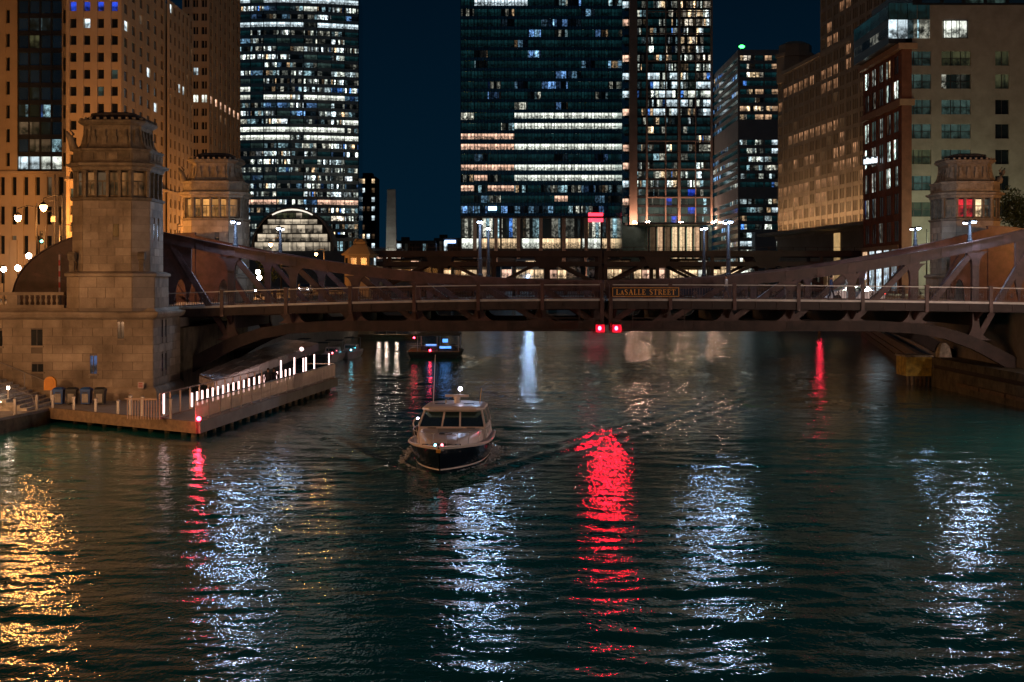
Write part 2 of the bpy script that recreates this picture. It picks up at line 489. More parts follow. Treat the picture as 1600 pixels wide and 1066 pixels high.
# ================================================================ SETTING
# ---- river: one sheet with real waves
def river():
    ys = [14.0]
    while ys[-1] < 900:
        y = ys[-1]
        ys.append(y + max(0.13, y * y / (HC * FPX) * 1.5) if y < 140 else y + (1.6 if y < 260 else 12))
    xs = list(np.arange(-34, 40.001, 0.2))
    xs = list(np.linspace(-260, -35, 30)) + xs + list(np.linspace(41, 300, 30))
    X, Y = np.meshgrid(np.array(xs), np.array(ys))
    rng = np.random.default_rng(3)
    Z = np.zeros_like(X)
    for i in range(46):
        lam = 0.45 * (6.0 ** rng.random())
        th = rng.normal(0.15, 0.55)
        k = 2 * math.pi / lam
        slope = 0.0145 * (lam / 1.2) ** -0.15
        Z += slope / k * np.sin(k * (X * math.sin(th) + Y * math.cos(th)) + rng.random() * 6.28)
    for i in range(10):                               # longer swell left by passing boats
        lam = rng.uniform(2.2, 5.5); th = rng.normal(0.2, 0.5); k = 2 * math.pi / lam
        Z += 0.011 / k * np.sin(k * (X * math.sin(th) + Y * math.cos(th)) + rng.random() * 6.28)
    # patches of calmer and rougher water
    P = 0.75 + 0.35 * np.sin(X * 0.21 + Y * 0.05 + 1.0) * np.sin(Y * 0.13 - X * 0.07)
    Z *= P
    Z *= np.clip((320 - Y) / 200, 0, 1)
    # wake of the cruiser
    bx, by = -3.3, 63.5
    t = Y - by
    for s, amp in ((1, 1.0), (-1, 0.5)):
        d = s * (X - bx - 0.05 * t) - (1.35 + 0.40 * np.clip(t, 0, None))
        env = np.where(t > -0.5, np.exp(-np.clip(t, 0, None) / 26.0), 0) * np.exp(-(d / (0.9 + 0.075 * np.clip(t, 0, None))) ** 2)
        Z += amp * 0.105 * env * np.cos(d * 3.4)
    inner = np.where((t > 9) & (t < 60), np.exp(-((X - bx - 0.05 * t) / (1.6 + 0.2 * np.clip(t, 0, None))) ** 2) * np.exp(-np.clip(t - 9, 0, None) / 25), 0)
    Z += inner * 0.05 * np.sin(t * 2.1 + 1.3 * np.sin(X * 0.8)) 
    ny, nx = X.shape
    me = bpy.data.meshes.new('river')
    me.vertices.add(ny * nx)
    co = np.stack([X, Y, Z], -1).reshape(-1)
    me.vertices.foreach_set('co', co.astype(np.float32))
    idx = np.arange(ny * nx).reshape(ny, nx)
    q = np.stack([idx[:-1, :-1], idx[:-1, 1:], idx[1:, 1:], idx[1:, :-1]], -1).reshape(-1)
    nf = (ny - 1) * (nx - 1)
    me.loops.add(nf * 4)
    me.loops.foreach_set('vertex_index', q.astype(np.int32))
    me.polygons.add(nf)
    me.polygons.foreach_set('loop_start', np.arange(0, nf * 4, 4, dtype=np.int32))
    me.polygons.foreach_set('use_smooth', np.ones(nf, dtype=bool))
    me.update(calc_edges=True)
    m, n, l, p = _new('river_water')
    p.inputs['Base Color'].default_value = (0.010, 0.125, 0.128, 1)
    p.inputs['Roughness'].default_value = 0.042
    p.inputs['IOR'].default_value = 1.33
    tc = n.new('ShaderNodeTexCoord')
    hs = []
    for sc, amp, st in ((1.25, 0.040, 1.35), (6.5, 0.0150, 0.62), (15.0, 0.0070, 0.45)):
        mp = n.new('ShaderNodeMapping')
        mp.inputs['Scale'].default_value = (sc, sc * st, sc)
        mp.inputs['Rotation'].default_value = (0, 0, (0.12, -0.16, 0.05)[int(sc > 2) + int(sc > 6)])
        l.new(tc.outputs['Object'], mp.inputs['Vector'])
        no = n.new('ShaderNodeTexNoise')
        no.inputs['Scale'].default_value = 1.0
        no.inputs['Detail'].default_value = 1.5
        no.inputs['Distortion'].default_value = 0.0
        l.new(mp.outputs[0], no.inputs['Vector'])
        mu = n.new('ShaderNodeMath'); mu.operation = 'MULTIPLY'
        mu.inputs[1].default_value = amp
        l.new(no.outputs['Fac'], mu.inputs[0])
        hs.append(mu)
    a1 = n.new('ShaderNodeMath'); a1.operation = 'ADD'
    l.new(hs[0].outputs[0], a1.inputs[0]); l.new(hs[1].outputs[0], a1.inputs[1])
    a2 = n.new('ShaderNodeMath'); a2.operation = 'ADD'
    l.new(a1.outputs[0], a2.inputs[0]); l.new(hs[2].outputs[0], a2.inputs[1])
    b = n.new('ShaderNodeBump')
    b.inputs['Strength'].default_value = 1.0
    b.inputs['Distance'].default_value = 1.0
    l.new(a2.outputs[0], b.inputs['Height'])
    l.new(b.outputs[0], p.inputs['Normal'])
    me.materials.append(m)
    o = bpy.data.objects.new('river', me)
    COL.objects.link(o)
    tag(o, kind='structure')
river()

def struct(mb, name, m):
    return tag(mb.part(name, m), kind='structure')

struct(MB().box(-900, 900, -200, 2500, -4.2, -4.0), 'river_bed', 'concrete_wet')
# street level on both banks
GZ = 6.95
struct(MB().box(-420, -24.2, 101.2, 335, -3, GZ), 'street_south', 'pavement')
struct(MB().box(-420, -38, -90, 93.0, -3, GZ), 'street_south_near', 'pavement')
struct(MB().slab([(36.9, 101.2), (420, 101.2), (420, 520), (74, 520), (60, 240), (37.4, 126)], -3, GZ), 'street_north', 'pavement')
struct(MB().box(44, 420, -90, 101.0, -3, GZ), 'street_north_near', 'pavement')
struct(MB().box(-420, 420, 520, 1400, -3, 6.0), 'far_bank', 'pavement')
struct(MB().slab([(-420, 335.2), (-36, 335.2), (-52, 420), (-60, 519.8), (-420, 519.8)], -3, GZ), 'street_south_far', 'pavement')
# roadway sheets
struct(MB().box(-60, -29.5, 103.5, 330, GZ, GZ + 0.012), 'roadway_south', 'asphalt')
struct(MB().box(38.5, 62, 103.5, 175, GZ, GZ + 0.012), 'roadway_north', 'asphalt')

# ---- riverwalk dock, left
DOCK = [(-60, 60), (-32, 60), (-28.4, 87.5), (-17.4, 78.8), (-14.2, 115), (-16, 118), (-23.3, 118), (-23.3, 93.3), (-60, 93.3)]
struct(MB().slab(DOCK, 0.35, 0.9), 'riverwalk_dock', 'pavement')
qb = MB()
def edge_wall(mb, a, b, z0, z1, th, inset=0.0):
    a = Vector((*a, 0)); b = Vector((*b, 0)); d = (b - a).normalized(); nrm = Vector((d.y, -d.x, 0))
    mb.obox(a, d, nrm, 0, (b - a).length, inset - th, inset, z0, z1)
edge_wall(qb, (-32, 60), (-28.4, 87.5), -3, 0.75, 0.5, 0.06)
struct(qb, 'quay_wall', 'concrete_wet')
for k, (a, b) in enumerate((((-28.4, 87.5), (-17.4, 78.8)), ((-17.4, 78.8), (-14.2, 115)))):
    fb = MB(); edge_wall(fb, a, b, 0.28, 0.93, 0.25, 0.13)
    struct(fb, 'dock_fascia', 'wood' if k == 0 else 'concrete')
# dock piles
pm = MB().lathe((0, 0, 0), [(0.17, -3), (0.17, 0.3)], 8).mesh('dock_pile', 'wood')
dk = thing('dock_piling', 'dark timber piles below the riverwalk dock beam', 'piling', (-20, 82, 0))
for i in range(9):
    t = (i + 0.5) / 9
    inst('pile', pm, dk, (-28.0 + 10.6 * t + 0.5, 87.5 - 8.7 * t + 0.7, 0))
for i in range(20):
    t = (i + 0.5) / 20
    inst('pile', pm, dk, (-17.4 + 3.2 * t - 0.5, 78.8 + 36.2 * t, 0))

# ---- right bank dock walls
dw = thing('dock_wall', 'stained concrete dock wall with dark ledge below the right end of the bridge', 'wall', (36, 80, 0))
MB().box(34.8, 36.7, 20, 118, -3, 1.55).part('wall_face', 'concrete_wet', dw)
MB().box(34.95, 36.75, 20, 117.9, 1.55, 1.85).part('ledge', 'bridge_dark', dw)
MB().box(34.85, 43.9, 20, 118.02, 1.85, 2.4).part('cap', 'concrete_wet', dw)
fender_me = MB().box(-0.12, 0.12, -2.6, 2.6, 0, 0.28).mesh('timber_fender', 'wood')
for i in range(16):
    inst('timber_fender', fender_me, dw, (34.66, 24 + i * 5.6, 0.55))
fw = thing('fender_wall', 'receding timber fender wall along the far right bank past the bridge', 'wall', (45, 180, 0))
for z0, z1 in ((-2, 0.7), (0.8, 1.4), (1.5, 2.2)):
    mb = MB(); edge_wall(mb, (57, 232), (36.3, 127), z0, z1, 0.5)
    mb.part('beam', 'wood', fw)
pb = thing('pier_block', 'yellow stained pier block on piles at the end of the dock wall', 'pier', (34, 122, 0))
b0 = MB(); b0.box(33.1, 35.3, 119.5, 122.5, 0.75, 2.35)
b0.part('block', 'pier_yellow', pb)
MB().box(33.0, 35.4, 119.4, 122.6, 2.352, 2.5).part('cap', 'pale_concrete', pb)
for i in range(6):
    MB().lathe((33.3 + i * 0.36, 119.75, 0), [(0.11, -3), (0.11, 0.76)], 8).part('pile', 'wood', pb)
cp = thing('bank_post', 'weathered pale concrete post behind the yellow pier block', 'post', (35.9, 119, 0))
MB().loft([[(35.5 - e, 118.2 - e, z), (36.6 + e, 118.2 - e, z), (36.6 + e, 119.6 + e, z), (35.5 - e, 119.6 + e, z)]
           for z, e in ((-2, 0.1), (1.2, 0.08), (1.9, 0.02), (2.7, -0.06), (3.3, -0.2), (3.55, -0.4))]).part('shaft', 'pale_concrete', cp)
# abutments of the bridge
for sx, nm in ((-1, 'south'), (1, 'north')):
    ab = MB()
    if sx < 0:
        ab.box(-30, -23.4, 101.3, 126, -3, 5.4)
    else:
        ab.box(38.2, 46, 101.3, 126, -3, 5.6)
        ab.box(36.9, 44, 100.0, 101.25, -3, 2.6)
    tag(ab.part('abutment_wall', 'concrete_wet'), 'dark concrete abutment under the %s end of the bridge' % ('left' if sx < 0 else 'right'), 'wall')

# ================================================================ BASCULE BRIDGE
BX, PAN = 6.7, 4.55
YR, YN, YF, YE = 101.0, 104.5, 120.0, 123.6       # near railing, near truss, far truss, far railing
ZBOT = [(0, 5.05), (20, 5.05), (23, 4.87), (25, 4.5), (27.3, 3.65), (29.5, 2.4), (31, 1.5), (33, 0.4)]
A_TOP = {-1: 0.0034, 1: 0.0039}
A_DECK = {-1: 0.00065, 1: 0.0003}
def ztop(sg, s): return 8.80 + A_TOP[sg] * min(s, 34) ** 2
def zdeck(sg, s): return 7.43 - A_DECK[sg] * s * s

def leaf(sg):
    side = 'left' if sg < 0 else 'right'
    root = thing('bascule_leaf', 'brown riveted truss leaf forming the %s half of the street bridge' % side, 'bridge', (BX + sg * 32, 112, GZ))
    X = lambda s: BX + sg * s
    g = 0.12
    ss = [g] + [PAN * i / 2 for i in range(1, 15)] + [33.5]
    for yt, nm in ((YN, 'near'), (YF, 'far')):
        hw = 0.32
        # top chord: box section with a wider cover plate
        mb = MB(); cv = MB()
        for s0, s1 in zip(ss, ss[1:]):
            z0, z1 = ztop(sg, s0), ztop(sg, s1)
            xs = sorted((X(s0), X(s1)))
            za, zb = (z0, z1) if X(s0) < X(s1) else (z1, z0)
            d = 0.78
            mb.plate([(xs[0], za - d), (xs[1], zb - d), (xs[1], zb - 0.06), (xs[0], za - 0.06)], yt - hw, yt + hw)
            cv.plate([(xs[0], za - 0.058), (xs[1], zb - 0.058), (xs[1], zb), (xs[0], za)], yt - hw - 0.16, yt + hw + 0.16)
        mb.part('top_chord', 'bridge_paint', root)
        cv.part('cover_plate', 'bridge_paint', root)
        mb = MB()
        bs = [g + 0.5] + [2 * i for i in range(1, 10)] + [19, 20, 21, 22, 23, 24, 25, 26, 27, 28, 29, 30, 31, 32]
        for s0, s1 in zip(bs, bs[1:]):
            z0, z1 = lerp_table(ZBOT, s0), lerp_table(ZBOT, s1)
            xs = sorted((X(s0), X(s1)))
            za, zb = (z0, z1) if X(s0) < X(s1) else (z1, z0)
            k0 = 0.78 + 0.5 * max(0, s0 - 24) / 8
            k1 = 0.78 + 0.5 * max(0, s1 - 24) / 8
            ka, kb = (k0, k1) if X(s0) < X(s1) else (k1, k0)
            mb.plate([(xs[0], za), (xs[1], zb), (xs[1], zb + kb), (xs[0], za + ka)], yt - hw, yt + hw)
        mb.part('bottom_chord', 'bridge_lower_dark', root)
        for i in range(0, 8):
            s = PAN * i if i else g + 0.3
            zt, zb = ztop(sg, s) - 0.8, lerp_table(ZBOT, s) + 0.75
            if i < 7:
                w = 0.24 if i else 0.18
                MB().box(X(s) - w, X(s) + w, yt - 0.25, yt + 0.25, zb, zt).part('vertical_member', 'bridge_paint', root)
            # flared gusset plates, upper and lower
            up = min(1.05, max(0.3, (zt - 7.3) * 0.5))
            for z, h, sgn in ((zt, up, -1), (zb, min(1.3, 7.0 - zb) if zb < 6.6 else 0.5, 1)):
                if i == 7: continue
                poly = []
                wtop = 0.42 + h * 0.62
                for kk in range(7):
                    a = kk / 6 * math.pi / 2
                    poly.append((0.25 + (wtop - 0.25) * (1 - math.sin(a)), h * (1 - math.cos(a))))
                pts = [(px, pz) for px, pz in poly]
                pts = pts + [(-px, pz) for px, pz in reversed(pts)]
                # fan built from quads so that the concave outline stays clean
                gp = MB(); nq = len(poly)
                for a_, b_ in zip(poly, poly[1:]):
                    q = [(X(s) - a_[0], z + sgn * a_[1]), (X(s) + a_[0], z + sgn * a_[1]), (X(s) + b_[0], z + sgn * b_[1]), (X(s) - b_[0], z + sgn * b_[1])]
                    if sgn < 0: q = q[::-1]
                    gp.plate(q, yt - 0.29, yt + 0.29)
                gp.part('gusset_plate', 'bridge_paint', root)
            if i >= 1:
                s2 = PAN * (i - 1) if i > 1 else g + 0.4
                za, zb2 = ztop(sg, s) - 0.6, lerp_table(ZBOT, s2) + 0.6
                dm = MB()
                dm.beam((X(s), yt, za), (X(s2), yt, zb2), 0.42, 0.42)
                if i >= 5:
                    dm.beam((X(s), yt, za), (X(s2), yt, zb2), 0.5, 0.30)
                dm.part('diagonal_member', 'bridge_paint', root)
        for i in range(1, 14):
            s = PAN * i / 2
            zt_, zb_ = ztop(sg, s), lerp_table(ZBOT, s)
            if yt == YN:
                sp = MB().box(X(s) - 0.28, X(s) + 0.28, yt - hw - 0.035, yt - hw - 0.002, zt_ - 0.74, zt_ - 0.12)
                sp.part('splice_plate', 'bridge_paint', root)
                if s < 23:
                    MB().box(X(s) - 0.22, X(s) + 0.22, yt - hw - 0.035, yt - hw - 0.002, zb_ + 0.05, zb_ + 0.72).part('splice_plate', 'bridge_lower_dark', root)
        # solid web plate by the trunnion with an arched opening
        wp = MB()
        zl = 7.0
        s0, s1, s2, s3 = 30.25, 30.55, 31.5, 37.5
        def strip(sa, sb, za0, za1, zb0, zb1):
            q = [(X(sa), za0), (X(sb), zb0), (X(sb), zb1), (X(sa), za1)]
            if sg < 0: q = [q[1], q[0], q[3], q[2]]
            wp.plate(q, yt - 0.14, yt + 0.14)
        arc = [(30.15 + 0.0, 10.2), (30.3, 10.9), (30.55, 11.3)]
        strip(s0, s1, 8.6, ztop(sg, s0) - 0.7, zl + 0.2, ztop(sg, s1) - 0.7)
        for k in range(6):
            ta, tb = k / 6, (k + 1) / 6
            fa = lambda t: 7.3 + 1.6 * math.sin(math.pi * min(1, max(0, t))) ** 0.5
            strip(s1 + (s2 - s1) * ta, s1 + (s2 - s1) * tb, fa(ta), ztop(sg, s1) - 0.7 + 0.2 * ta, fa(tb), ztop(sg, s1) - 0.7 + 0.2 * tb)
        strip(s2, 33.5, zl, ztop(sg, s2) - 0.7, zl, ztop(sg, 33.5) - 0.2)
        wp.part('web_plate', 'bridge_paint', root)
        # counterweight tail: big rounded segment
        tl = MB(); rim = MB()
        zc = ztop(sg, 34)
        pr = []
        for k in range(15):
            a = k / 14 * math.pi / 2
            pr.append((33.4 + 10.0 * math.sin(a), 6.6 + (zc - 6.6) * math.cos(a) ** 0.8))
        for (sa, za), (sb, zb) in zip(pr, pr[1:]):
            q = [(X(sa), 6.5), (X(sb), 6.5), (X(sb), zb), (X(sa), za)]
            q2 = [(X(sa), za), (X(sb), zb), (X(sb), zb + 0.09), (X(sa), za + 0.09)]
            if sg < 0:
                q = [q[1], q[0], q[3], q[2]]; q2 = [q2[1], q2[0], q2[3], q2[2]]
            tl.plate(q, yt - 0.2, yt + 0.2); rim.plate(q2, yt - 0.4, yt + 0.4)
        tl.part('tail_segment', 'bridge_paint', root)
        rim.part('tail_rim', 'bridge_paint', root)
        for aa in (0.35, 0.75, 1.1):
            MB().beam((X(34.2), yt - 0.26, 7.2), (X(34.2 + 8.6 * math.sin(aa)), yt - 0.26, 6.8 + (zc - 7.2) * math.cos(aa)), 0.1, 0.22).part('stiffener', 'bridge_paint', root)
    # deck: sheets following the camber
    def ribbon(name, m, ya, yb, top, bot, s_a=g, s_b=32.6):
        mb = MB()
        n = 14
        for k in range(n):
            sa, sb = s_a + (s_b - s_a) * k / n, s_a + (s_b - s_a) * (k + 1) / n
            xa, xb = X(sa), X(sb); za, zb = zdeck(sg, sa), zdeck(sg, sb)
            if xa > xb: xa, xb, za, zb = xb, xa, zb, za
            mb.plate([(xa, za + bot), (xb, zb + bot), (xb, zb + top), (xa, za + top)], ya, yb)
        return mb.part(name, m, root)
    ribbon('sidewalk', 'pavement', YR + 0.12, YN - 0.5, 0.0, -0.14)
    ribbon('roadway_deck', 'asphalt', YN - 0.49, YF + 0.49, -0.10, -0.32)
    ribbon('sidewalk', 'pavement', YF + 0.5, YE, 0.0, -0.14)
    ribbon('edge_channel', 'edge_metal', YR - 0.06, YR + 0.119, 0.05, -0.10)
    ribbon('fascia_girder', 'bridge_lower_dark', YR + 0.0, YR + 0.16, -0.104, -0.62)
    ribbon('fascia_flange', 'bridge_lower_dark', YR - 0.08, YR + 0.24, -0.622, -0.68)
    sf = MB()
    for k in range(1, 21):
        s = 1.52 * k
        zd = zdeck(sg, s)
        sf.box(X(s) - 0.035, X(s) + 0.035, YR - 0.06, YR - 0.002, zd - 0.60, zd - 0.12)
    sf.part('fascia_stiffeners', 'bridge_lower_dark', root)
    for yy in (106.5, 109.5, 112.3, 115, 118):
        ribbon('stringer', 'bridge_dark', yy - 0.12, yy + 0.12, -0.325, -0.85)
    for i in range(0, 8):
        s = PAN * i if i else 0.8
        zd = zdeck(sg, s)
        MB().box(X(s) - 0.16, X(s) + 0.16, YN + 0.34, YF - 0.34, zd - 1.75, zd - 0.33).part('floor_beam', 'bridge_dark', root)
        # sidewalk bracket, cantilevered from the truss to the fascia
        bp = MB()
        ys = [YR + 0.18 + (YN - 0.34 - YR - 0.18) * k / 6 for k in range(7)]
        for k in range(6):
            za, zb = zd - 0.5 - 0.9 * (k / 6) ** 2, zd - 0.5 - 0.9 * ((k + 1) / 6) ** 2
            x = X(s)
            bp.add([(x - 0.08, ys[k], za), (x + 0.08, ys[k], za), (x + 0.08, ys[k + 1], zb), (x - 0.08, ys[k + 1], zb),
                    (x - 0.08, ys[k], zd - 0.145), (x + 0.08, ys[k], zd - 0.145), (x + 0.08, ys[k + 1], zd - 0.145), (x - 0.08, ys[k + 1], zd - 0.145)],
                   [(0, 3, 2, 1), (4, 5, 6, 7), (0, 1, 5, 4), (1, 2, 6, 5), (2, 3, 7, 6), (3, 0, 4, 7)])
        bp.part('sidewalk_bracket', 'bridge_paint', root)
    # railing: posts, rails and picket panels
    for yy, side_n in ((YR, 'near'), (YE, 'far')):
        for i in range(0, 8):
            s = PAN * i + (0.32 if i == 0 else 0.0)
            if i == 7: s = 31.2
            zd = zdeck(sg, s)
            pm_ = MB().box(X(s) - 0.12, X(s) + 0.12, yy - 0.14, yy + 0.12, zd - 0.75, zd + 1.1)
            pm_.box(X(s) - 0.16, X(s) + 0.16, yy - 0.18, yy + 0.16, zd + 1.1, zd + 1.17)
            pm_.part('rail_post', 'bridge_paint', root)
            if i < 7:
                sa, sb = s + 0.13, PAN * (i + 1) - 0.13
                if i == 6: sb = 31.07
                za, zb = zdeck(sg, sa), zdeck(sg, sb)
                for h, w in ((1.04, 0.07), (0.84, 0.035), (0.14, 0.05)):
                    rm = MB().beam((X(sa), yy, za + h), (X(sb), yy, zb + h), w * 1.3, w)
                    rm.part('handrail' if h > 1 else 'rail', 'edge_metal' if h > 1 else 'bridge_paint', root)
                pk = MB()
                n = 22
                for k in range(1, n):
                    t = k / n
                    x, z = X(sa + (sb - sa) * t), za + (zb - za) * t
                    pk.box(x - 0.014, x + 0.014, yy - 0.014, yy + 0.014, z + 0.14, z + 0.84)
                for t in (0.125, 0.375, 0.625, 0.875):     # cast rosettes
                    x, z = X(sa + (sb - sa) * t), za + (zb - za) * t + 0.48
                    for a in range(4):
                        an = a * math.pi / 4
                        pk.beam((x - 0.2 * math.cos(an), yy - 0.03, z - 0.2 * math.sin(an)), (x + 0.2 * math.cos(an), yy - 0.03, z + 0.2 * math.sin(an)), 0.03, 0.09, up=(0, 1, 0))
                tag(pk.part('picket_panel', 'bridge_paint', root))
    # end posts at the centre break with hanging access frames
    zd = zdeck(sg, 0.4)
    MB().box(X(0.16), X(0.16) + sg * 0.28, YR - 0.10, YR + 0.10, 5.2, zd - 0.16).part('end_post', 'bridge_paint', root) if sg > 0 else \
        MB().box(X(0.44), X(0.16), YR - 0.10, YR + 0.10, 5.2, zd - 0.16).part('end_post', 'bridge_paint', root)
    fr = MB()
    for s_, in ((1.9,), (5.6,)):
        fr.box(X(s_) - 0.035, X(s_) + 0.035, YR + 0.3, YR + 0.37, 5.2, 7.0)
    fr.beam((X(0.3), YR + 0.33, 5.25), (X(5.8), YR + 0.33, 5.25), 0.4, 0.1)
    fr.beam((X(1.9), YR + 0.33, 6.1), (X(5.6), YR + 0.33, 6.1), 0.05, 0.05)
    fr.beam((X(2.2), YR + 0.33, 5.3), (X(4.6), YR + 0.33, 6.6), 0.06, 0.06)
    fr.part('access_frame', 'bridge_dark', root)
    return root
LEAF_L = leaf(-1)
LEAF_R = leaf(1)

# navigation lights hanging by the centre break
for u, lb in ((937, 'red glowing navigation light hanging under the bridge centre, left one of the pair'),
              (963, 'red glowing navigation light hanging under the bridge centre, right one of the pair')):
    x = ax(u, 100.6); z = az(513, 100.6)
    t = thing('navigation_light', lb, 'lamp', (x, 100.6, z), 'red lights at the bridge centre')
    MB().ball((x, 100.6, z), 0.12, 12, 8, (1, 1, 1.25)).part('lens', 'nav_red', t, True)
    bulb(t, (x, 100.26, z - 0.06), *BULB['nav_red'], 0.15)
    h = MB().box(x - 0.28, x + 0.28, 100.75, 101.2, z - 0.35, z + 0.45)
    h.part('housing', 'bridge_dark', t)
    hd = MB().box(x - 0.34, x + 0.34, 100.05, 100.749, z + 0.27, z + 0.31)
    for dx in (-0.34, 0.30): hd.box(x + dx, x + dx + 0.04, 100.12, 100.749, z - 0.24, z + 0.269)
    hd.part('hood', 'bridge_dark', t)
    r = MB()
    for dx in (-0.11, 0.11): r.box(x + dx - 0.02, x + dx + 0.02, 100.58, 100.62, z + 0.312, z + 0.75)
    r.beam((x - 0.5, 100.6, z - 0.27), (x + 0.5, 100.6, z - 0.27), 0.6, 0.06)
    r.part('hanger', 'bridge_dark', t)

# street name board on the railing, with serif lettering
def sign_board():
    yb = YR - 0.30
    x0, x1 = ax(957, yb), ax(1061, yb)
    z1, z0 = az(449.5, yb), az(463.5, yb)
    t = thing('street_name_sign', 'dark name board reading LASALLE STREET in gold letters on the bridge railing', 'sign', (x0, yb, z0))
    MB().box(x0, x1, yb, yb + 0.05, z0, z1).part('board', 'navy_sign', t)
    f = MB(); b = 0.035
    f.box(x0, x1, yb - 0.02, yb - 0.002, z1 - b, z1); f.box(x0, x1, yb - 0.02, yb - 0.002, z0, z0 + b)
    f.box(x0, x0 + b, yb - 0.02, yb - 0.002, z0 + b, z1 - b); f.box(x1 - b, x1, yb - 0.02, yb - 0.002, z0 + b, z1 - b)
    f.part('border', 'gold', t)
    # strokes in a unit letter box (w, h = 1); (x0,y0,x1,y1,thickness)
    TH, TN = 0.17, 0.075
    G = {
     'L': (0.62, [(.16, 0, .16, 1, TH), (.02, .03, .58, .03, TN), (.02, .97, .32, .97, TN), (.56, .03, .56, .28, TN)]),
     'A': (0.80, [(.12, 0, .40, 1, TN), (.68, 0, .40, 1, TH), (.22, .36, .58, .36, TN), (.0, .03, .26, .03, TN), (.52, .03, .82, .03, TN)]),
     'S': (0.60, [(.52, .80, .42, .94, TN), (.42, .95, .24, .97, TN), (.24, .97, .10, .84, TH * .8), (.10, .86, .12, .66, TH), (.12, .66, .46, .42, TH), (.46, .42, .50, .20, TH), (.50, .20, .36, .04, TH * .8), (.36, .04, .16, .05, TN), (.16, .05, .06, .24, TN)]),
     'E': (0.64, [(.16, 0, .16, 1, TH), (.02, .03, .60, .03, TN), (.02, .97, .58, .97, TN), (.16, .52, .44, .52, TN), (.57, .03, .57, .26, TN), (.55, .97, .55, .78, TN), (.44, .42, .44, .62, TN)]),
     'T': (0.70, [(.35, 0, .35, 1, TH), (.04, .97, .66, .97, TN), (.05, .97, .05, .74, TN), (.65, .97, .65, .74, TN), (.20, .03, .50, .03, TN)]),
     'R': (0.72, [(.16, 0, .16, 1, TH), (.02, .03, .32, .03, TN), (.02, .97, .40, .97, TN), (.40, .97, .52, .88, TN), (.53, .90, .53, .62, TH), (.52, .62, .40, .50, TN), (.16, .50, .42, .50, TN), (.36, .50, .66, .02, TH), (.60, .03, .76, .03, TN)]),
    }
    text = [('L', 1), ('A', .78), ('S', 1), ('A', 1), ('L', 1), ('L', 1), ('E', 1), (' ', 1), ('S', 1), ('T', 1), ('R', 1), ('E', 1), ('E', 1), ('T', 1)]
    H = (z1 - z0) * 0.60
    tot = sum((0.55 if c == ' ' else G[c][0] * k + 0.12) for c, k in text)
    wd = (x1 - x0) * 0.90
    sx = wd / tot
    x = x0 + (x1 - x0) * 0.055
    for c, k in text:
        if c == ' ':
            x += 0.55 * sx; continue
        w, strokes = G[c]
        lm = MB()
        for j, (a, b_, c_, d, th) in enumerate(strokes):
            yy = yb - 0.012 - 0.001 * j
            lm.beam((x + a * sx * k, yy, z0 + (z1 - z0) * .2 + b_ * H * k), (x + c_ * sx * k, yy, z0 + (z1 - z0) * .2 + d * H * k), th * H * 0.95, 0.012, up=(0, 1, 0))
        lm.part('letter', 'gold', t)
        x += (w * k + 0.12) * sx
sign_board()

# lamp posts standing on the trusses
def lamp_post(x, y, zb, ztop_, label, arms=((-1, 1.0), (1, 1.0))):
    t = thing('street_lamp', label, 'street lamp', (x, y, zb), 'lamps on the street bridge')
    h = ztop_ - zb
    MB().lathe((x, y, zb), [(0.22, -0.1), (0.22, 0.12), (0.17, 0.2), (0.155, min(1.2, h * .3)), (0.175, min(1.22, h * .32)), (0.175, min(1.3, h * .36)), (0.14, min(1.32, h * .38)), (0.105, h * 0.9), (0.13, h * 0.93), (0.11, h + 0.1), (0.02, h + 0.2)], 10).part('pole', 'pole_brown', t)
    for sd, ln in arms:
        yy = y + sd * ln
        MB().tube([(x, y, ztop_ - 0.25), (x, y + sd * ln * .4, ztop_ + 0.02), (x, yy - sd * 0.15, ztop_ + 0.08)], 0.045, 6).part('arm', 'pole_brown', t)
        hd = MB().ball((x, yy, ztop_ + 0.08), 0.30, 12, 6, (0.62, 1.15, 0.34)).part('head', 'pole_brown', t, True)
        MB().ball((x, yy, ztop_ - 0.02), 0.19, 12, 6, (0.9, 1.2, 0.5)).part('lens', 'led' if sd < 0 else 'led_small', t, True)
        w_, c_ = BULB['led' if sd < 0 else 'led_small']
        bulb(t, (x, yy, ztop_ - 0.40), w_ * (1.0 if y < 110 else 0.5), c_, 0.2)
    return t
pos = ['leftmost', 'second from the left', 'third from the left', 'rightmost']
for k, u in enumerate((368, 750, 1138, 1515)):
    x = ax(u, YN); sg = -1 if x < BX else 1
    lamp_post(x, YN, ztop(sg, abs(x - BX)), 13.05, 'two-headed lamp post on the near truss, %s of four' % pos[k])
for k, u in enumerate((438, 763, 1100, 1430)):
    x = ax(u, YF); sg = -1 if x < BX else 1
    lamp_post(x, YF, ztop(sg, abs(x - BX)), 13.15, 'two-headed lamp post on the far truss, %s of four' % pos[k])

# ================================================================ BRIDGE HOUSES
def octa(cx, cy, w, d, c, z, e=0.0):
    """chamfered rectangle ring, grown by e"""
    a, b = w / 2 + e, d / 2 + e
    c = c + e * 0.586
    return [(cx - a + c, cy - b, z), (cx + a - c, cy - b, z), (cx + a, cy - b + c, z), (cx + a, cy + b - c, z),
            (cx + a - c, cy + b, z), (cx - a + c, cy + b, z), (cx - a, cy + b - c, z), (cx - a, cy - b + c, z)]

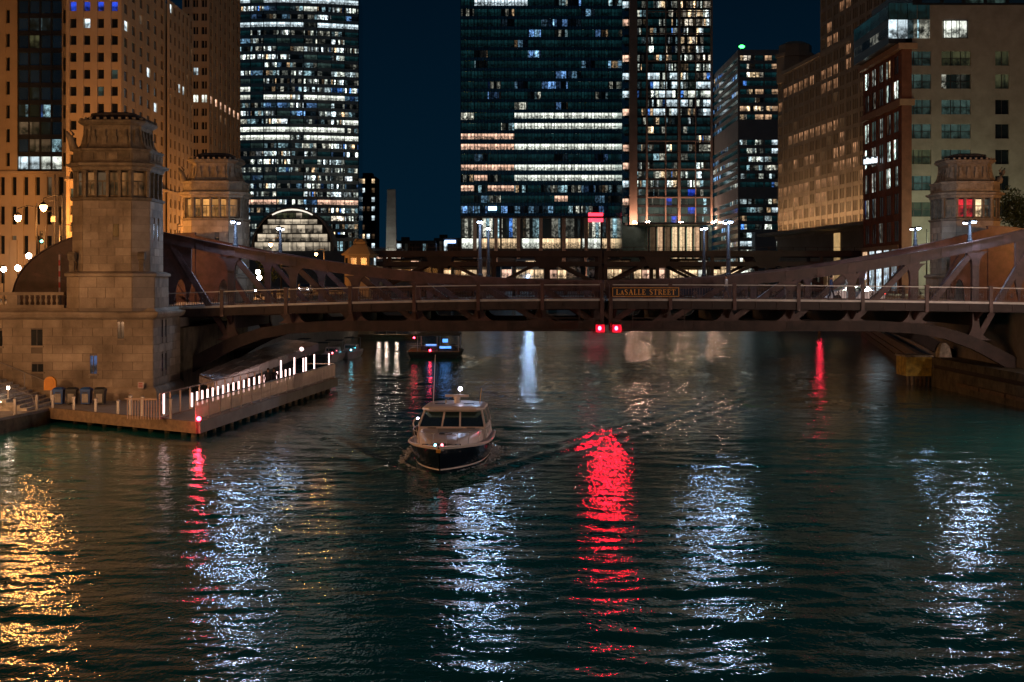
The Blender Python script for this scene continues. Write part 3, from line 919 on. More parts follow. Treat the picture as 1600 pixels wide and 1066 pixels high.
BLOCKS = {}
def block_wall(root, O, U, N, width, z0, z1, rows, bw, holes=(), mname='limestone', proud=0.05):
    """individual ashlar blocks with open joints on a wall face; O is the wall foot (z ignored)"""
    ch = (z1 - z0) / rows
    J = 0.022
    rz = math.atan2(U.y, U.x)
    for r in range(rows):
        za, zb = z0 + r * ch + J / 2, z0 + (r + 1) * ch - J / 2
        nb = max(1, round(width / bw))
        w = width / nb
        cuts = [0.0]
        if r % 2 and nb > 1:
            cuts += [w * 0.5 + w * k for k in range(nb)]
        else:
            cuts += [w * k for k in range(1, nb)]
        cuts.append(width)
        spans = [(a, b) for a, b in zip(cuts, cuts[1:])]
        for (h0, h1, hz0, hz1) in holes:
            if zb > hz0 + 0.02 and za < hz1 - 0.02:
                out = []
                for a, b in spans:
                    if b <= h0 or a >= h1: out.append((a, b)); continue
                    if a < h0 - 0.1: out.append((a, h0 + J / 2))
                    if b > h1 + 0.1: out.append((h1 - J / 2, b))
                spans = out
        for a, b in spans:
            a2, b2 = a + J / 2, b - J / 2
            if b2 - a2 < 0.06: continue
            pr = proud + random.choice((0, 0.005, 0.01)) - 0.01
            key = (round(b2 - a2, 2), round(zb - za, 3), pr, mname)
            if key not in BLOCKS:
                hw, hh = key[0] / 2, key[1] / 2
                BLOCKS[key] = MB().box(-hw, hw, -pr, 0.03, -hh, hh).mesh('stone_block', mname)
            c = Vector((O[0], O[1], 0)) + U * ((a2 + b2) / 2)
            inst('stone_block', BLOCKS[key], root, (c.x, c.y, (za + zb) / 2), rz)

def facets(ring):
    for i in range(8):
        a, b = Vector((*ring[i][:2], 0)), Vector((*ring[(i + 1) % 8][:2], 0))
        U = (b - a).normalized()
        yield i, a, U, Vector((U.y, -U.x, 0)), (b - a).length

def bridge_house(cx, cy, label, river, zbase=GZ, lit=None, fine=True, W=5.05, D=5.4):
    """river: +1 when the river lies towards +x"""
    t = thing('bridge_house', label, 'bridge house', (cx, cy, zbase))
    C = 0.95
    seen = [0, 1, 7] + ([2] if river > 0 else [6])     # facets that face the camera or the river
    seen = [0, 1, 7, 2, 6]
    # wide lower stage
    MB().loft([octa(cx, cy, W, D, C, z, e) for z, e in ((zbase - 0.2, 0.34), (9.0, 0.34))]).part('lower_core', 'limestone_joint', t)
    MB().loft([octa(cx, cy, W, D, C, z, e) for z, e in ((9.0, 0.36), (9.05, 0.52), (9.22, 0.52), (9.34, 0.2), (9.36, 0.0))]).part('belt_course', 'limestone', t)
    for i, a, U, N, L in facets(octa(cx, cy, W, D, C, 0, 0.34)):
        if i in seen: block_wall(t, a, U, N, L, zbase, 9.0, 3, 1.1)
    # shaft with slit windows
    MB().loft([octa(cx, cy, W, D, C, z, 0) for z in (9.3, 14.0)]).part('shaft_core', 'limestone_joint', t)
    for i, a, U, N, L in facets(octa(cx, cy, W, D, C, 0, 0)):
        if i not in seen: continue
        holes = []
        if i == 0: holes = [(L * 0.62, L * 0.62 + 0.42, 11.6, 12.5)]
        if i in (2, 6): holes = [(L * 0.25, L * 0.25 + 0.35, 11.6, 12.5), (L * 0.55, L * 0.55 + 0.35, 11.6, 12.5)]
        block_wall(t, a, U, N, L, 9.36, 14.0, 9, 1.25, holes)
        for h in holes:
            wm = MB(); wm.obox(a, U, N, h[0] + 0.03, h[1] - 0.03, 0.004, 0.02, h[2] + 0.03, h[3] - 0.03)
            wm.part('slit_window', 'glass_night', t)
    # scroll brackets at the shoulders
    for sx in (-1, 1):
        x = cx + sx * (W / 2 - 0.25)
        sm = MB()
        sm.tube([(x - 0.22, cy - D / 2 - 0.05, 10.35), (x + 0.22, cy - D / 2 - 0.05, 10.35)], 0.3, 12)
        sm.tube([(x - 0.16, cy - D / 2 - 0.05, 9.75), (x + 0.16, cy - D / 2 - 0.05, 9.75)], 0.18, 10)
        sm.beam((x, cy - D / 2 - 0.1, 9.36), (x, cy - D / 2 - 0.1, 10.3), 0.3, 0.2, up=(0, 1, 0))
        sm.part('scroll', 'carved_stone', t)
    # window storey
    MB().loft([octa(cx, cy, W, D, C, z, e) for z, e in ((14.0, 0.05), (14.06, 0.16), (14.2, 0.18), (14.24, 0.0))]).part('sill_course', 'carved_stone', t)
    MB().loft([octa(cx, cy, W, D, C, z, -0.42) for z in (14.2, 16.3)]).part('window_core', 'roof_dark', t)
    ring = octa(cx, cy, W, D, C, 0, -0.02)
    for i, a, U, N, L in facets(ring):
        n = 4 if i in (0, 4) else (1 if i % 2 else 3)
        pw = 0.17
        for k in range(n + 1):
            u = min(max(L * k / n, pw * 0.5), L - pw * 0.5)
            p = MB(); p.obox(a, U, N, u - pw / 2, u + pw / 2, -0.35, 0.02, 14.24, 16.05)
            p.obox(a, U, N, u - pw / 2 - 0.03, u + pw / 2 + 0.03, -0.35, 0.06, 15.85, 15.95)
            p.part('pilaster', 'carved_stone', t)
        for k in range(n):
            u0, u1 = L * k / n + pw / 2 + 0.02, L * (k + 1) / n - pw / 2 - 0.02
            w = MB(); w.obox(a, U, N, u0, u1, -0.36, -0.30, 14.3, 15.85)
            mm = lit(i, k) if lit else 'room_tower'
            wo = w.part('window', mm, t)
            s = MB(); s.obox(a, U, N, u0, u1, -0.295, -0.25, 15.25, 15.33)
            s.obox(a, U, N, (u0 + u1) / 2 - 0.025, (u0 + u1) / 2 + 0.025, -0.29, -0.255, 14.3, 15.24)
            s.obox(a, U, N, u0, u1, -0.33, -0.18, 14.242, 14.36)
            s.part('sash', 'carved_stone', wo)
    MB().loft([octa(cx, cy, W, D, C, z, e) for z, e in ((15.98, 0.02), (16.05, 0.1), (16.2, 0.12), (16.3, 0.38), (16.45, 0.42), (16.5, 0.12), (16.6, 0.06))]).part('cornice', 'carved_stone', t)
    # parapet with panels
    MB().loft([octa(cx, cy, W, D, C, z, e) for z, e in ((16.6, 0.0), (17.25, 0.0), (17.3, 0.1), (17.42, 0.12), (17.45, -0.1))]).part('parapet', 'carved_stone', t)
    for i, a, U, N, L in facets(octa(cx, cy, W, D, C, 0, 0)):
        n = 4 if i in (0, 4) else (1 if i % 2 else 4)
        for k in range(n):
            m_ = MB(); m_.obox(a, U, N, L * k / n + 0.1, L * (k + 1) / n - 0.1, 0.002, 0.045, 16.72, 17.14)
            m_.part('parapet_panel', 'carved_stone', t)
    # concave mansard
    prof = [(17.44, -0.28), (17.6, -0.40), (17.9, -0.54), (18.3, -0.64), (18.7, -0.68), (19.0, -0.66)]
    MB().loft([octa(cx, cy, W, D, C, z, e) for z, e in prof]).part('mansard_roof', 'carved_stone', t)
    for i in range(8):                                    # hip ribs
        pts = [Vector(octa(cx, cy, W, D, C, z, e)[i]) for z, e in prof]
        MB().tube(pts, 0.075, 6).part('hip_rib', 'carved_stone', t)
    for i, a, U, N, L in facets(octa(cx, cy, W, D, C, 0, -0.45)):
        n = 4 if i in (0, 4) else (1 if i % 2 else 4)
        for k in range(n):
            u = L * (k + 0.5) / n
            m_ = MB()
            m_.obox(a, U, N, u - 0.16, u + 0.16, -0.3, 0.0 - 0.02, 17.75, 18.25)
            m_.obox(a, U, N, u - 0.09, u + 0.09, -0.3, -0.08, 18.25, 18.7)
            m_.part('roof_ornament', 'carved_stone', t)
    MB().loft([octa(cx, cy, W, D, C, z, e) for z, e in ((19.0, -0.62), (19.08, -0.46), (19.2, -0.30), (19.32, -0.28), (19.36, -0.4))]).part('crown_cornice', 'carved_stone', t)
    for i, a, U, N, L in facets(octa(cx, cy, W, D, C, 0, -0.34)):
        n = max(2, int(L / 0.42))
        m_ = MB()
        for k in range(n):
            u = L * (k + 0.5) / n
            m_.obox(a, U, N, u - 0.09, u + 0.09, -0.1, 0.03, 19.362, 19.5)
        m_.part('cresting', 'carved_stone', t)
    MB().loft([octa(cx, cy, W, D, C, z, e) for z, e in ((19.36, -0.5), (19.7, -1.1), (19.72, -1.02), (19.86, -1.1), (19.98, -1.75))]).part('roof_cap', 'roof_dark', t)
    # carved beast on the outer corner of the parapet
    sx = -1 if river > 0 else 1
    fx, fy = cx + sx * (W / 2 - 0.1), cy - D / 2 + 0.9
    st = MB()
    st.tube([(fx, fy, 17.4), (fx + sx * 0.12, fy, 17.75), (fx + sx * 0.22, fy, 18.1), (fx + sx * 0.42, fy, 18.35), (fx + sx * 0.52, fy, 18.62)], [0.3, 0.26, 0.24, 0.17, 0.07], 8)
    st.tube([(fx + sx * 0.22, fy, 18.15), (fx + sx * 0.05, fy, 18.42), (fx + sx * 0.28, fy, 18.7)], [0.12, 0.09, 0.04], 6)
    st.part('corner_carving', 'carved_stone', t, True)
    return t

bridge_house(-26.47, 95.7, 'large stone bridge house nearest the camera, left of the bridge, with dim windows', 1,
             lit=lambda i, k: 'room_tower' if (i == 0 and k != 1) or i == 1 else 'room_dim')
bridge_house(-26.1, 125.7, 'stone bridge house behind the left truss with a row of glowing amber windows', 1,
             lit=lambda i, k: 'room_tower_lit' if i in (0, 7, 1) else 'room_dim')
bridge_house(40.2, 126.3, 'stone bridge house behind the right truss with a red glowing window', -1,
             lit=lambda i, k: {0: ('room_red', 'room_red', 'room_gold', 'spark_dim')[k]}.get(i, 'room_dim') if i == 0 else 'room_dim')

# substructure below the near bridge house
def substructure():
    t = thing('river_wall', 'tall stone block wall with small windows carrying the nearest bridge house', 'wall', (-35, 97, 0.9))
    x0, x1, y0, y1 = -46.0, -23.6, 93.5, 101.1
    MB().box(x0, x1 - 0.02, y0, y1, 0.88, 6.3).part('core', 'limestone_joint', t)
    U = Vector((1, 0, 0)); N = Vector((0, -1, 0))
    wins = [(ax(49, y0), ax(67, y0), az(540, y0), az(515, y0)), (ax(50, y0), ax(68, y0), az(581, y0), az(569, y0)),
            (ax(184, y0), ax(194, y0), az(529, y0), az(503, y0)), (ax(141, y0), ax(152, y0), az(584, y0), az(556, y0)),
            (ax(-6, y0), ax(4, y0), az(541, y0), az(517, y0))]
    holes = [(a - x0, b - x0, c, d) for a, b, c, d in wins]
    block_wall(t, (x0, y0), U, N, x1 - x0, 1.75, 6.2, 8, 1.35, holes)
    for k, (a, b, c, d) in enumerate(wins):
        w = MB().box(a, b, y0 - 0.02, y0 - 0.003, c, d)
        wo = w.part('window', 'room_blue_dim' if k == 3 else 'glass_night', t)
        f = MB().box((a + b) / 2 - 0.03, (a + b) / 2 + 0.03, y0 - 0.04, y0 - 0.021, c, d)
        f.part('sash', 'steel_dark', wo)
        MB().box(a - 0.08, b + 0.08, y0 - 0.12, y0 - 0.003, c - 0.12, c - 0.005).part('sill', 'limestone', t)
    # river face
    U2 = Vector((0, 1, 0)); N2 = Vector((1, 0, 0))
    h2 = [(2.2, 2.6, az(527, 96), az(500, 96)), (3.2, 3.6, az(527, 96), az(500, 96)), (2.2, 2.6, az(580, 96), az(553, 96)), (3.2, 3.6, az(580, 96), az(553, 96))]
    block_wall(t, (x1 - 0.02, y0), U2, N2, y1 - y0, 1.75, 6.2, 8, 1.5, h2)
    for h in h2:
        MB().box(x1 - 0.01, x1 + 0.01, y0 + h[0], y0 + h[1], h[2], h[3]).part('window', 'glass_night', t)
    # battered plinth and cornice
    pl = MB()
    pl.loft([[(x0, y0 - e, z), (x1 + e, y0 - e, z), (x1 + e, y1, z), (x0, y1, z)] for z, e in ((0.9, 0.34), (1.45, 0.3), (1.6, 0.22), (1.75, 0.08))])
    pl.part('plinth', 'limestone', t)
    cr = MB()
    cr.loft([[(x0, y0 - e, z), (x1 + e, y0 - e, z), (x1 + e, y1, z), (x0, y1, z)] for z, e in ((6.22, 0.08), (6.35, 0.3), (6.55, 0.42), (6.68, 0.42), (6.8, 0.2), (6.95, 0.05))])
    cr.part('cornice', 'limestone', t)
    # balustrade left of the house
    bz = 6.95
    MB().box(x0, -29.5, y0 + 0.1, y0 + 0.5, bz, bz + 0.2).part('balustrade_base', 'limestone', t)
    MB().box(x0, -29.5, y0 + 0.06, y0 + 0.54, bz + 0.85, bz + 1.05).part('balustrade_rail', 'limestone', t)
    bm = MB().lathe((0, 0, 0), [(0.08, 0), (0.08, 0.06), (0.05, 0.1), (0.1, 0.25), (0.1, 0.32), (0.05, 0.5), (0.08, 0.58), (0.08, 0.65)], 8).mesh('baluster', 'limestone')
    x = -30.0; k = 0
    while x > -40:
        if k % 9 == 8:
            MB().box(x - 0.35, x + 0.35, y0 + 0.04, y0 + 0.56, bz + 0.201, bz + 0.849).part('pedestal', 'limestone', t); x -= 0.65
        else:
            inst('baluster', bm, t, (x, y0 + 0.3, bz + 0.2)); x -= 0.36
        k += 1
M['room_blue_dim'] = room('room_blue_dim', (0.15, 0.35, 0.9), 0.35)
substructure()

# ================================================================ FAR DOUBLE-DECK BRIDGE
def far_bridge():
    Y0, Y1 = 232.0, 242.0
    xc = ax(942, Y0)
    for sg, side in ((-1, 'left'), (1, 'right')):
        t = thing('bascule_leaf', 'dark double-deck truss leaf of the farther bridge, %s half' % side, 'bridge', (xc + sg * 34, 237, 6.5))
        L = 37.5 if sg < 0 else 46.0
        X = lambda s: xc + sg * s
        def bar(name, s0, s1, y0, y1, z0, z1, m='wells_paint'):
            a, b = sorted((X(s0), X(s1)))
            return MB().box(a, b, y0, y1, z0, z1).part(name, m, t)
        zt, zm0, zm1, zb = az(392, Y0), az(409, Y0), az(416, Y0), az(446, Y0)
        for y in (Y0, Y1):
            bar('top_chord', 0.15, L, y - 0.35, y + 0.35, zt - 0.95, zt)
            bar('track_girder', 0.16, L, y - 0.3, y + 0.3, zm1, zm0)
            bar('bottom_chord', 0.15, L, y - 0.35, y + 0.35, zb - 1.0, zb)
            n = 4
            P = 8.9
            for i in range(1, 5):
                s = P * i
                if s > L - 1: continue
                MB().box(X(s) - 0.28, X(s) + 0.28, y - 0.28, y + 0.28, zb, zt - 0.95).part('vertical_member', 'wells_paint', t)
            MB().box(min(X(0.15), X(0.75)), max(X(0.15), X(0.75)), y - 0.29, y + 0.29, zb, zt - 0.95).part('vertical_member', 'wells_paint', t)
            for i, j in ((1, 0), (1, 2), (3, 2), (3, 4)):
                a, b = P * i, max(0.4, P * j)
                if max(a, b) > L: continue
                MB().beam((X(a), y, zt - 1.2), (X(b), y, zb), 0.5, 0.5).part('diagonal_member', 'wells_paint', t)
            for i in (1, 3):
                s = P * i
                if s > L: continue
                pl = [(X(s) - 2.2, zt - 0.96), (X(s) - 1.3, zm1 - 0.3), (X(s) + 1.3, zm1 - 0.3), (X(s) + 2.2, zt - 0.96)]
                MB().plate(pl, y - 0.33, y + 0.33).part('gusset_plate', 'wells_paint', t)
        bar('track_deck', 0.17, L, Y0 + 0.36, Y1 - 0.36, zm1 + 0.2, zm1 + 0.5, 'bridge_dark')
        bar('roadway_deck', 0.17, L, Y0 + 0.36, Y1 - 0.36, zb - 0.7, zb - 0.4, 'asphalt')
        for k in range(9):
            bar('floor_beam', 2 + k * (L - 3) / 9, 2.3 + k * (L - 3) / 9, Y0 + 0.36, Y1 - 0.36, zb - 1.6, zb - 0.7, 'bridge_dark')
        for k in range(int(L / 2)):
            bar('track_rail_post', 1 + k * 2, 1.08 + k * 2, Y0 - 0.05, Y0 + 0.05, zt, zt + 0.55)
        bar('track_rail', 0.2, L, Y0 - 0.04, Y0 + 0.04, zt + 0.551, zt + 0.62)
far_bridge()
# pier light that makes the red streak by the right bank
t = thing('pier_light', 'small red lamp on the right pier of the farther bridge', 'lamp', (ax(1280, 230), 230, 0))
MB().lathe((ax(1280, 230), 230, 0), [(0.25, -3), (0.22, 3.0)], 8).part('pile', 'wood', t)
MB().ball((ax(1280, 230), 230, 3.3), 0.22, 10, 6).part('lens', 'red_pier', t, True)
bulb(t, (ax(1280, 230), 229.5, 3.3), *BULB['red_pier'], 0.2)

def far_house():
    cx, cy = ax(563, 226), 226.0
    t = thing('bridge_house', 'small orange-lit bridge house with pyramid roof beside the farther bridge', 'bridge house', (cx, cy, 6.5))
    zs = az(399, 223)
    MB().loft([octa(cx, cy, 4.6, 4.6, 0.7, z, 0) for z in (-2, zs)]).part('wall', 'tan_stone', t)
    MB().loft([octa(cx, cy, 4.6, 4.6, 0.7, z, e) for z, e in ((zs, 0.45), (zs + 0.25, 0.5), (zs + 0.3, 0.3), (zs + 1.1, -0.6), (zs + 1.6, -1.2), (zs + 1.8, -1.6))]).part('roof', 'tan_stone_2', t)
    MB().loft([octa(cx, cy, 4.6, 4.6, 0.7, z, e) for z, e in ((zs + 1.8, -1.5), (zs + 2.2, -1.4), (zs + 2.3, -1.7), (zs + 2.6, -1.9))]).part('finial', 'tan_stone', t)
    for i, a, U, N, L in facets(octa(cx, cy, 4.6, 4.6, 0.7, 0, 0)):
        if i in (0, 1, 2, 7):
            n = 2 if i in (0, 2) else 1
            for k in range(n):
                w = MB(); w.obox(a, U, N, L * (k + 0.22) / n, L * (k + 0.78) / n, 0.003, 0.04, zs - 1.5, zs - 0.4)
                w.part('window', 'room_dim' if i == 0 else 'room_cool' if i == 2 else 'glass_night', t)
far_house()

# ================================================================ BUILDINGS
PANES = {}
def pane_mesh(w, h, m, frame=False):
    key = (round(w, 2), round(h, 2), m)
    if key not in PANES:
        PANES[key] = MB().box(-w / 2, w / 2, -0.03, 0.03, -h / 2, h / 2).mesh('window', m)
    return PANES[key]

def facade(root, O, U, nx, nz, px, pz, ww, wh, wall, pick, depth=0.4, zb=0.0, sill=0.5, name='window', mull=None, pier_out=0.06, mw=0.05):
    """wall made of piers and spandrels with real openings; each pane a part of its own"""
    U = Vector(U).normalized(); N = Vector((U.y, -U.x, 0))
    O = Vector((O[0], O[1], 0))
    rz = math.atan2(U.y, U.x)
    wm = MB()
    width, height = nx * px, nz * pz
    gap = px - ww
    for i in range(nx + 1):
        u0 = 0 if i == 0 else i * px - gap / 2
        u1 = width if i == nx else i * px + gap / 2
        wm.obox(O, U, N, u0, u1, -depth, pier_out, zb, zb + height)
    for j in range(nz + 1):
        z0 = zb if j == 0 else zb + (j - 1) * pz + (pz - wh) * sill + wh
        z1 = zb + height if j == nz else zb + j * pz + (pz - wh) * sill
        if z1 - z0 < 0.02: continue
        for i in range(nx):
            wm.obox(O, U, N, i * px + gap / 2, (i + 1) * px - gap / 2, -depth, 0.0, z0, z1)
    if mull:
        for j in range(nz):
            for i in range(nx):
                for q in range(1, mull):
                    uu = i * px + gap / 2 + ww * q / mull
                    wm.obox(O, U, N, uu - mw, uu + mw, -depth + 0.06, (-depth + 0.16) if mw < 0.1 else pier_out - 0.03, zb + j * pz + (pz - wh) * sill, zb + j * pz + (pz - wh) * sill + wh)
    wm.part('wall', wall, root)
    for j in range(nz):
        for i in range(nx):
            m = pick(i, j)
            if m is None: continue
            c = O + U * ((i + 0.5) * px) - N * (depth - 0.04)
            z = zb + j * pz + (pz - wh) * sill + wh / 2
            inst(name, pane_mesh(ww, wh, m), root, (c.x, c.y, z), rz)

def rnd(*opts):
    """weighted random material: (weight, name)..."""
    tot = sum(w for w, _ in opts); r = random.random() * tot
    for w, n in opts:
        r -= w
        if r <= 0: return n
    return opts[-1][1]

def core(root, x0, x1, y0, y1, z0, z1, m):
    return MB().box(x0, x1, y0, y1, z0, z1).part('core', m, root)

# --- tan setback tower (left, behind the near bridge house)
def tower_tan():
    y = 132.0
    xr = ax(190, y)                       # front right corner
    t = thing('office_tower', 'tan stone tower with rows of small dark windows behind the nearest bridge house', 'building', (xr - 4, y, GZ))
    xl = ax(104, y)
    nz = 14; pz = (az(-30, y) - az(262, y)) / 11.0
    zb = az(262, y) - 4 * pz
    ncol = 4
    def pick(i, j):
        if j == 13 or j == 14: return 'room_blue'
        return rnd((80, 'glass_night'), (5, 'room_dim'), (3, 'room_cool'), (2, 'room_teal'))
    row_blue = round((az(17, y) - zb) / pz - 0.5)
    def pick_front(i, j):
        if j == row_blue: return 'room_blue'
        return rnd((88, 'glass_night'), (3, 'room_cool'), (5, 'room_teal'))
    facade(t, (xl, y), (1, 0, 0), ncol, 16, (xr - xl) / ncol, pz, (xr - xl) / ncol * 0.50, pz * 0.56, 'tan_stone', pick_front, zb=zb, pier_out=0.12)
    # river side, receding
    yend = xr * FPX / (297 - U0)
    ymid = xr * FPX / (258 - U0)
    n1 = 6
    side = lambda i, j: rnd((92, 'glass_night'), (3, 'room_cool'), (3, 'room_dim'), (2, 'room_white'))
    facade(t, (xr, y), (0, 1, 0), n1, 16, (ymid - y) / n1, pz, (ymid - y) / n1 * 0.48, pz * 0.58, 'tan_stone', side, depth=0.14, zb=zb, pier_out=0.05)
    n2 = 6
    facade(t, (xr + 0.35, ymid), (0, 1, 0), n2, 16, (yend - ymid) / n2, pz, (yend - ymid) / n2 * 0.48, pz * 0.58, 'tan_stone_2', side, depth=0.14, zb=zb, pier_out=0.05)
    # smooth base and belt course
    core(t, xl + 0.3, xr - 0.45, y + 0.45, yend, GZ, zb + 16 * pz, 'tan_stone')
    MB().box(xl, xr + 0.02, y, yend - 0.01, GZ, zb).part('base', 'tan_stone', t)
    MB().box(xl - 0.1, xr + 0.5, y - 0.3, yend, zb + 3.2 * pz, zb + 3.32 * pz).part('belt_course', 'tan_stone_2', t)
    bx = MB()
    for k in range(5):
        yy = y + 3 + k * 4.7
        MB().box(xr + 0.03, xr + 0.12, yy, yy + 2.2, GZ + 1.0, GZ + 3.6).part('shop_window', 'room_dim' if k % 2 else 'room_warm', t)
tower_tan()

# --- second tan tower behind it
def tower_tan_2():
    y = 176.0
    xr = ax(326, y); xl = ax(285, y)
    t = thing('office_tower', 'taller tan tower with paired windows right behind the tan tower', 'building', (xr, y, GZ))
    pz = 21.5 * y / FPX * 0.76 * 1.3
    zb = 12.0
    nz = 24
    lit_row = round((az(157, y) - zb) / pz - 0.5)
    def pf(i, j):
        if j == lit_row: return 'room_white'
        return rnd((84, 'glass_night'), (3, 'room_cool'), (3, 'room_blue'), (6, 'room_teal'))
    facade(t, (xl, y), (1, 0, 0), 3, nz, (xr - xl) / 3, pz, (xr - xl) / 3 * 0.62, pz * 0.55, 'tan_stone_2', pf, zb=zb, mull=2)
    ye = xr * FPX / (375 - U0)
    def ps(i, j):
        if j == lit_row: return 'room_pink'
        return rnd((95, 'glass_night'), (4, 'room_dim'))
    facade(t, (xr, y), (0, 1, 0), 7, nz, (ye - y) / 7, pz, (ye - y) / 7 * 0.45, pz * 0.55, 'tan_stone_2', ps, depth=0.14, zb=zb, pier_out=0.05)
    core(t, xl, xr - 0.45, y + 0.45, ye, GZ, zb + nz * pz, 'tan_stone_2')
    MB().box(xl, xr, y, ye - 0.01, GZ, zb).part('base', 'tan_stone', t)
    MB().box(xl, xr + 0.4, y - 0.2, ye, az(313, y) - 0.2, az(313, y) + 0.3).part('belt_course', 'tan_stone', t)
tower_tan_2()

# --- stone building with dark glass bay at the far left
def block_left():
    y = 143.0
    t = thing('office_block', 'orange-lit stone block with dark glass bay at the left edge of the picture', 'building', (ax(50, y), y, GZ))
    x0, x1 = ax(-60, y), ax(105, y)
    xa, xb = ax(27, y), ax(97, y)
    ztop = az(-30, y); zbay = az(268, y)
    # stone base: four storeys of windows
    nb = 9
    pzb = (zbay - GZ - 1.0) / 4
    pb_ = lambda i, j: rnd((80, 'glass_night'), (10, 'room_dim'), (5, 'room_warm')) if j else rnd((50, 'glass_night'), (25, 'room_warm'), (25, 'room_dim'))
    facade(t, (x0, y), (1, 0, 0), nb, 4, (x1 - x0) / nb, pzb, (x1 - x0) / nb * 0.42, pzb * 0.62, 'tan_stone', pb_, zb=GZ + 1.0, pier_out=0.1)
    MB().box(x0, x1, y - 0.05, y + 8, GZ, GZ + 0.998).part('base', 'tan_stone', t)
    core(t, x0, x1, y + 0.46, y + 18, GZ + 1, ztop, 'tan_stone')
    # stone flanks
    pzf = 36.5 * y / FPX
    nf = int((ztop - zbay) / pzf)
    pf = lambda i, j: 'glass_night'
    facade(t, (x0, y - 0.01), (1, 0, 0), 3, nf, (xa - x0) / 3, (ztop - zbay) / nf, 0.42, 1.35, 'tan_stone', pf, zb=zbay + 0.002)
    facade(t, (xb, y - 0.01), (1, 0, 0), 1, nf, x1 - xb, (ztop - zbay) / nf, 0.26, 1.35, 'tan_stone', pf, zb=zbay + 0.002)
    # dark glass bay
    rows = 11
    pz = (ztop - zbay) / rows
    def pg(i, j):
        if j == 0: return 'room_white' if i >= 2 else 'room_cool'
        if j in (1, 2, 3): return rnd((4, 'spark_dim'), (3, 'room_dim'), (1, 'room_blue'), (3, 'glass_dark'))
        return rnd((2, 'spark_dim'), (1, 'room_olive'), (7, 'glass_dark'))
    facade(t, (xa, y + 0.15), (1, 0, 0), 4, rows, (xb - xa) / 4, pz, (xb - xa) / 4 * 0.88, pz * 0.72, 'gunmetal', pg, depth=0.2, zb=zbay + 0.004)
    MB().box(x0 - 0.1, x1 + 0.1, y - 0.35, y + 0.5, zbay - 0.25, zbay).part('belt_course', 'tan_stone', t)
    # ground floor pilasters and door recess
    for k in range(5):
        xx = x0 + (x1 - x0) * (k + 0.5) / 5
        MB().box(xx - 0.35, xx + 0.35, y - 0.32, y - 0.12, GZ, GZ + 2 * pzb).part('pilaster', 'tan_stone_2', t)
block_left()

# --- curved green glass tower
def tower_green():
    Y = 600.0
    x0, x1 = ax(372, Y), ax(558.5, Y)
    t = thing('glass_tower', 'tall green glass tower with many scattered lit offices left of the open sky', 'building', ((x0 + x1) / 2, Y, GZ))
    pz = 12.55 * Y / FPX
    z0 = az(388, Y); n = 32; nx = 9
    w = x1 - x0
    def arc(i):                                   # gently bowed front
        s = i / nx
        return Vector((x0 + w * s, Y - 7 * math.sin(math.pi * (0.25 + 0.75 * s)) + 4, 0))
    bright = {round((az(v, Y) - z0) / pz - 0.5): m for v, m in ((155, 'room_white'), (205, 'room_white'), (218, 'room_white'), (43, 'room_cool'), (10, 'room_cool'), (325, 'room_pink'))}
    for j in range(n):
        zb = z0 + j * pz
        bd = MB()
        for i in range(nx):
            a, b = arc(i), arc(i + 1); U = (b - a).normalized(); N = Vector((U.y, -U.x, 0)); L = (b - a).length
            bd.obox(a, U, N, 0, L, -0.6, 0.12, zb, zb + pz * 0.42)
            bd.obox(a, U, N, 0, L, 0.12, 0.3, zb + pz * 0.34, zb + pz * 0.42)
            if j in bright and random.random() < 0.75: m = bright[j]
            else: m = rnd((10, 'spark'), (34, 'spark_fine'), (5, 'spark_wide'), (28, 'spark_dim'), (14, 'pane_teal_glow'), (6, 'room_teal'), (7, 'spark_blue'), (2, 'room_white'))
            c = a + U * (L / 2) - N * 0.25
            inst('window', pane_mesh(L * 0.985, pz * 0.58 - 0.05, m), t, (c.x, c.y, zb + pz * 0.71), math.atan2(U.y, U.x))
        bd.part('floor_band', 'band', t)
    mu = MB()
    for i in range(nx + 1):
        a = arc(i); mu.box(a.x - 0.12, a.x + 0.12, a.y - 0.2, a.y + 0.3, z0, z0 + n * pz)
    mu.part('mullion', 'gunmetal', t)
    MB().slab([tuple(arc(i)[:2] + Vector((0, 0.9))) if False else (arc(i).x, arc(i).y + 0.9) for i in range(nx + 1)] + [(x1 - 2, Y + 40), (x0, Y + 40)], 0, z0 + n * pz).part('core', 'glass_dark', t)
tower_green()

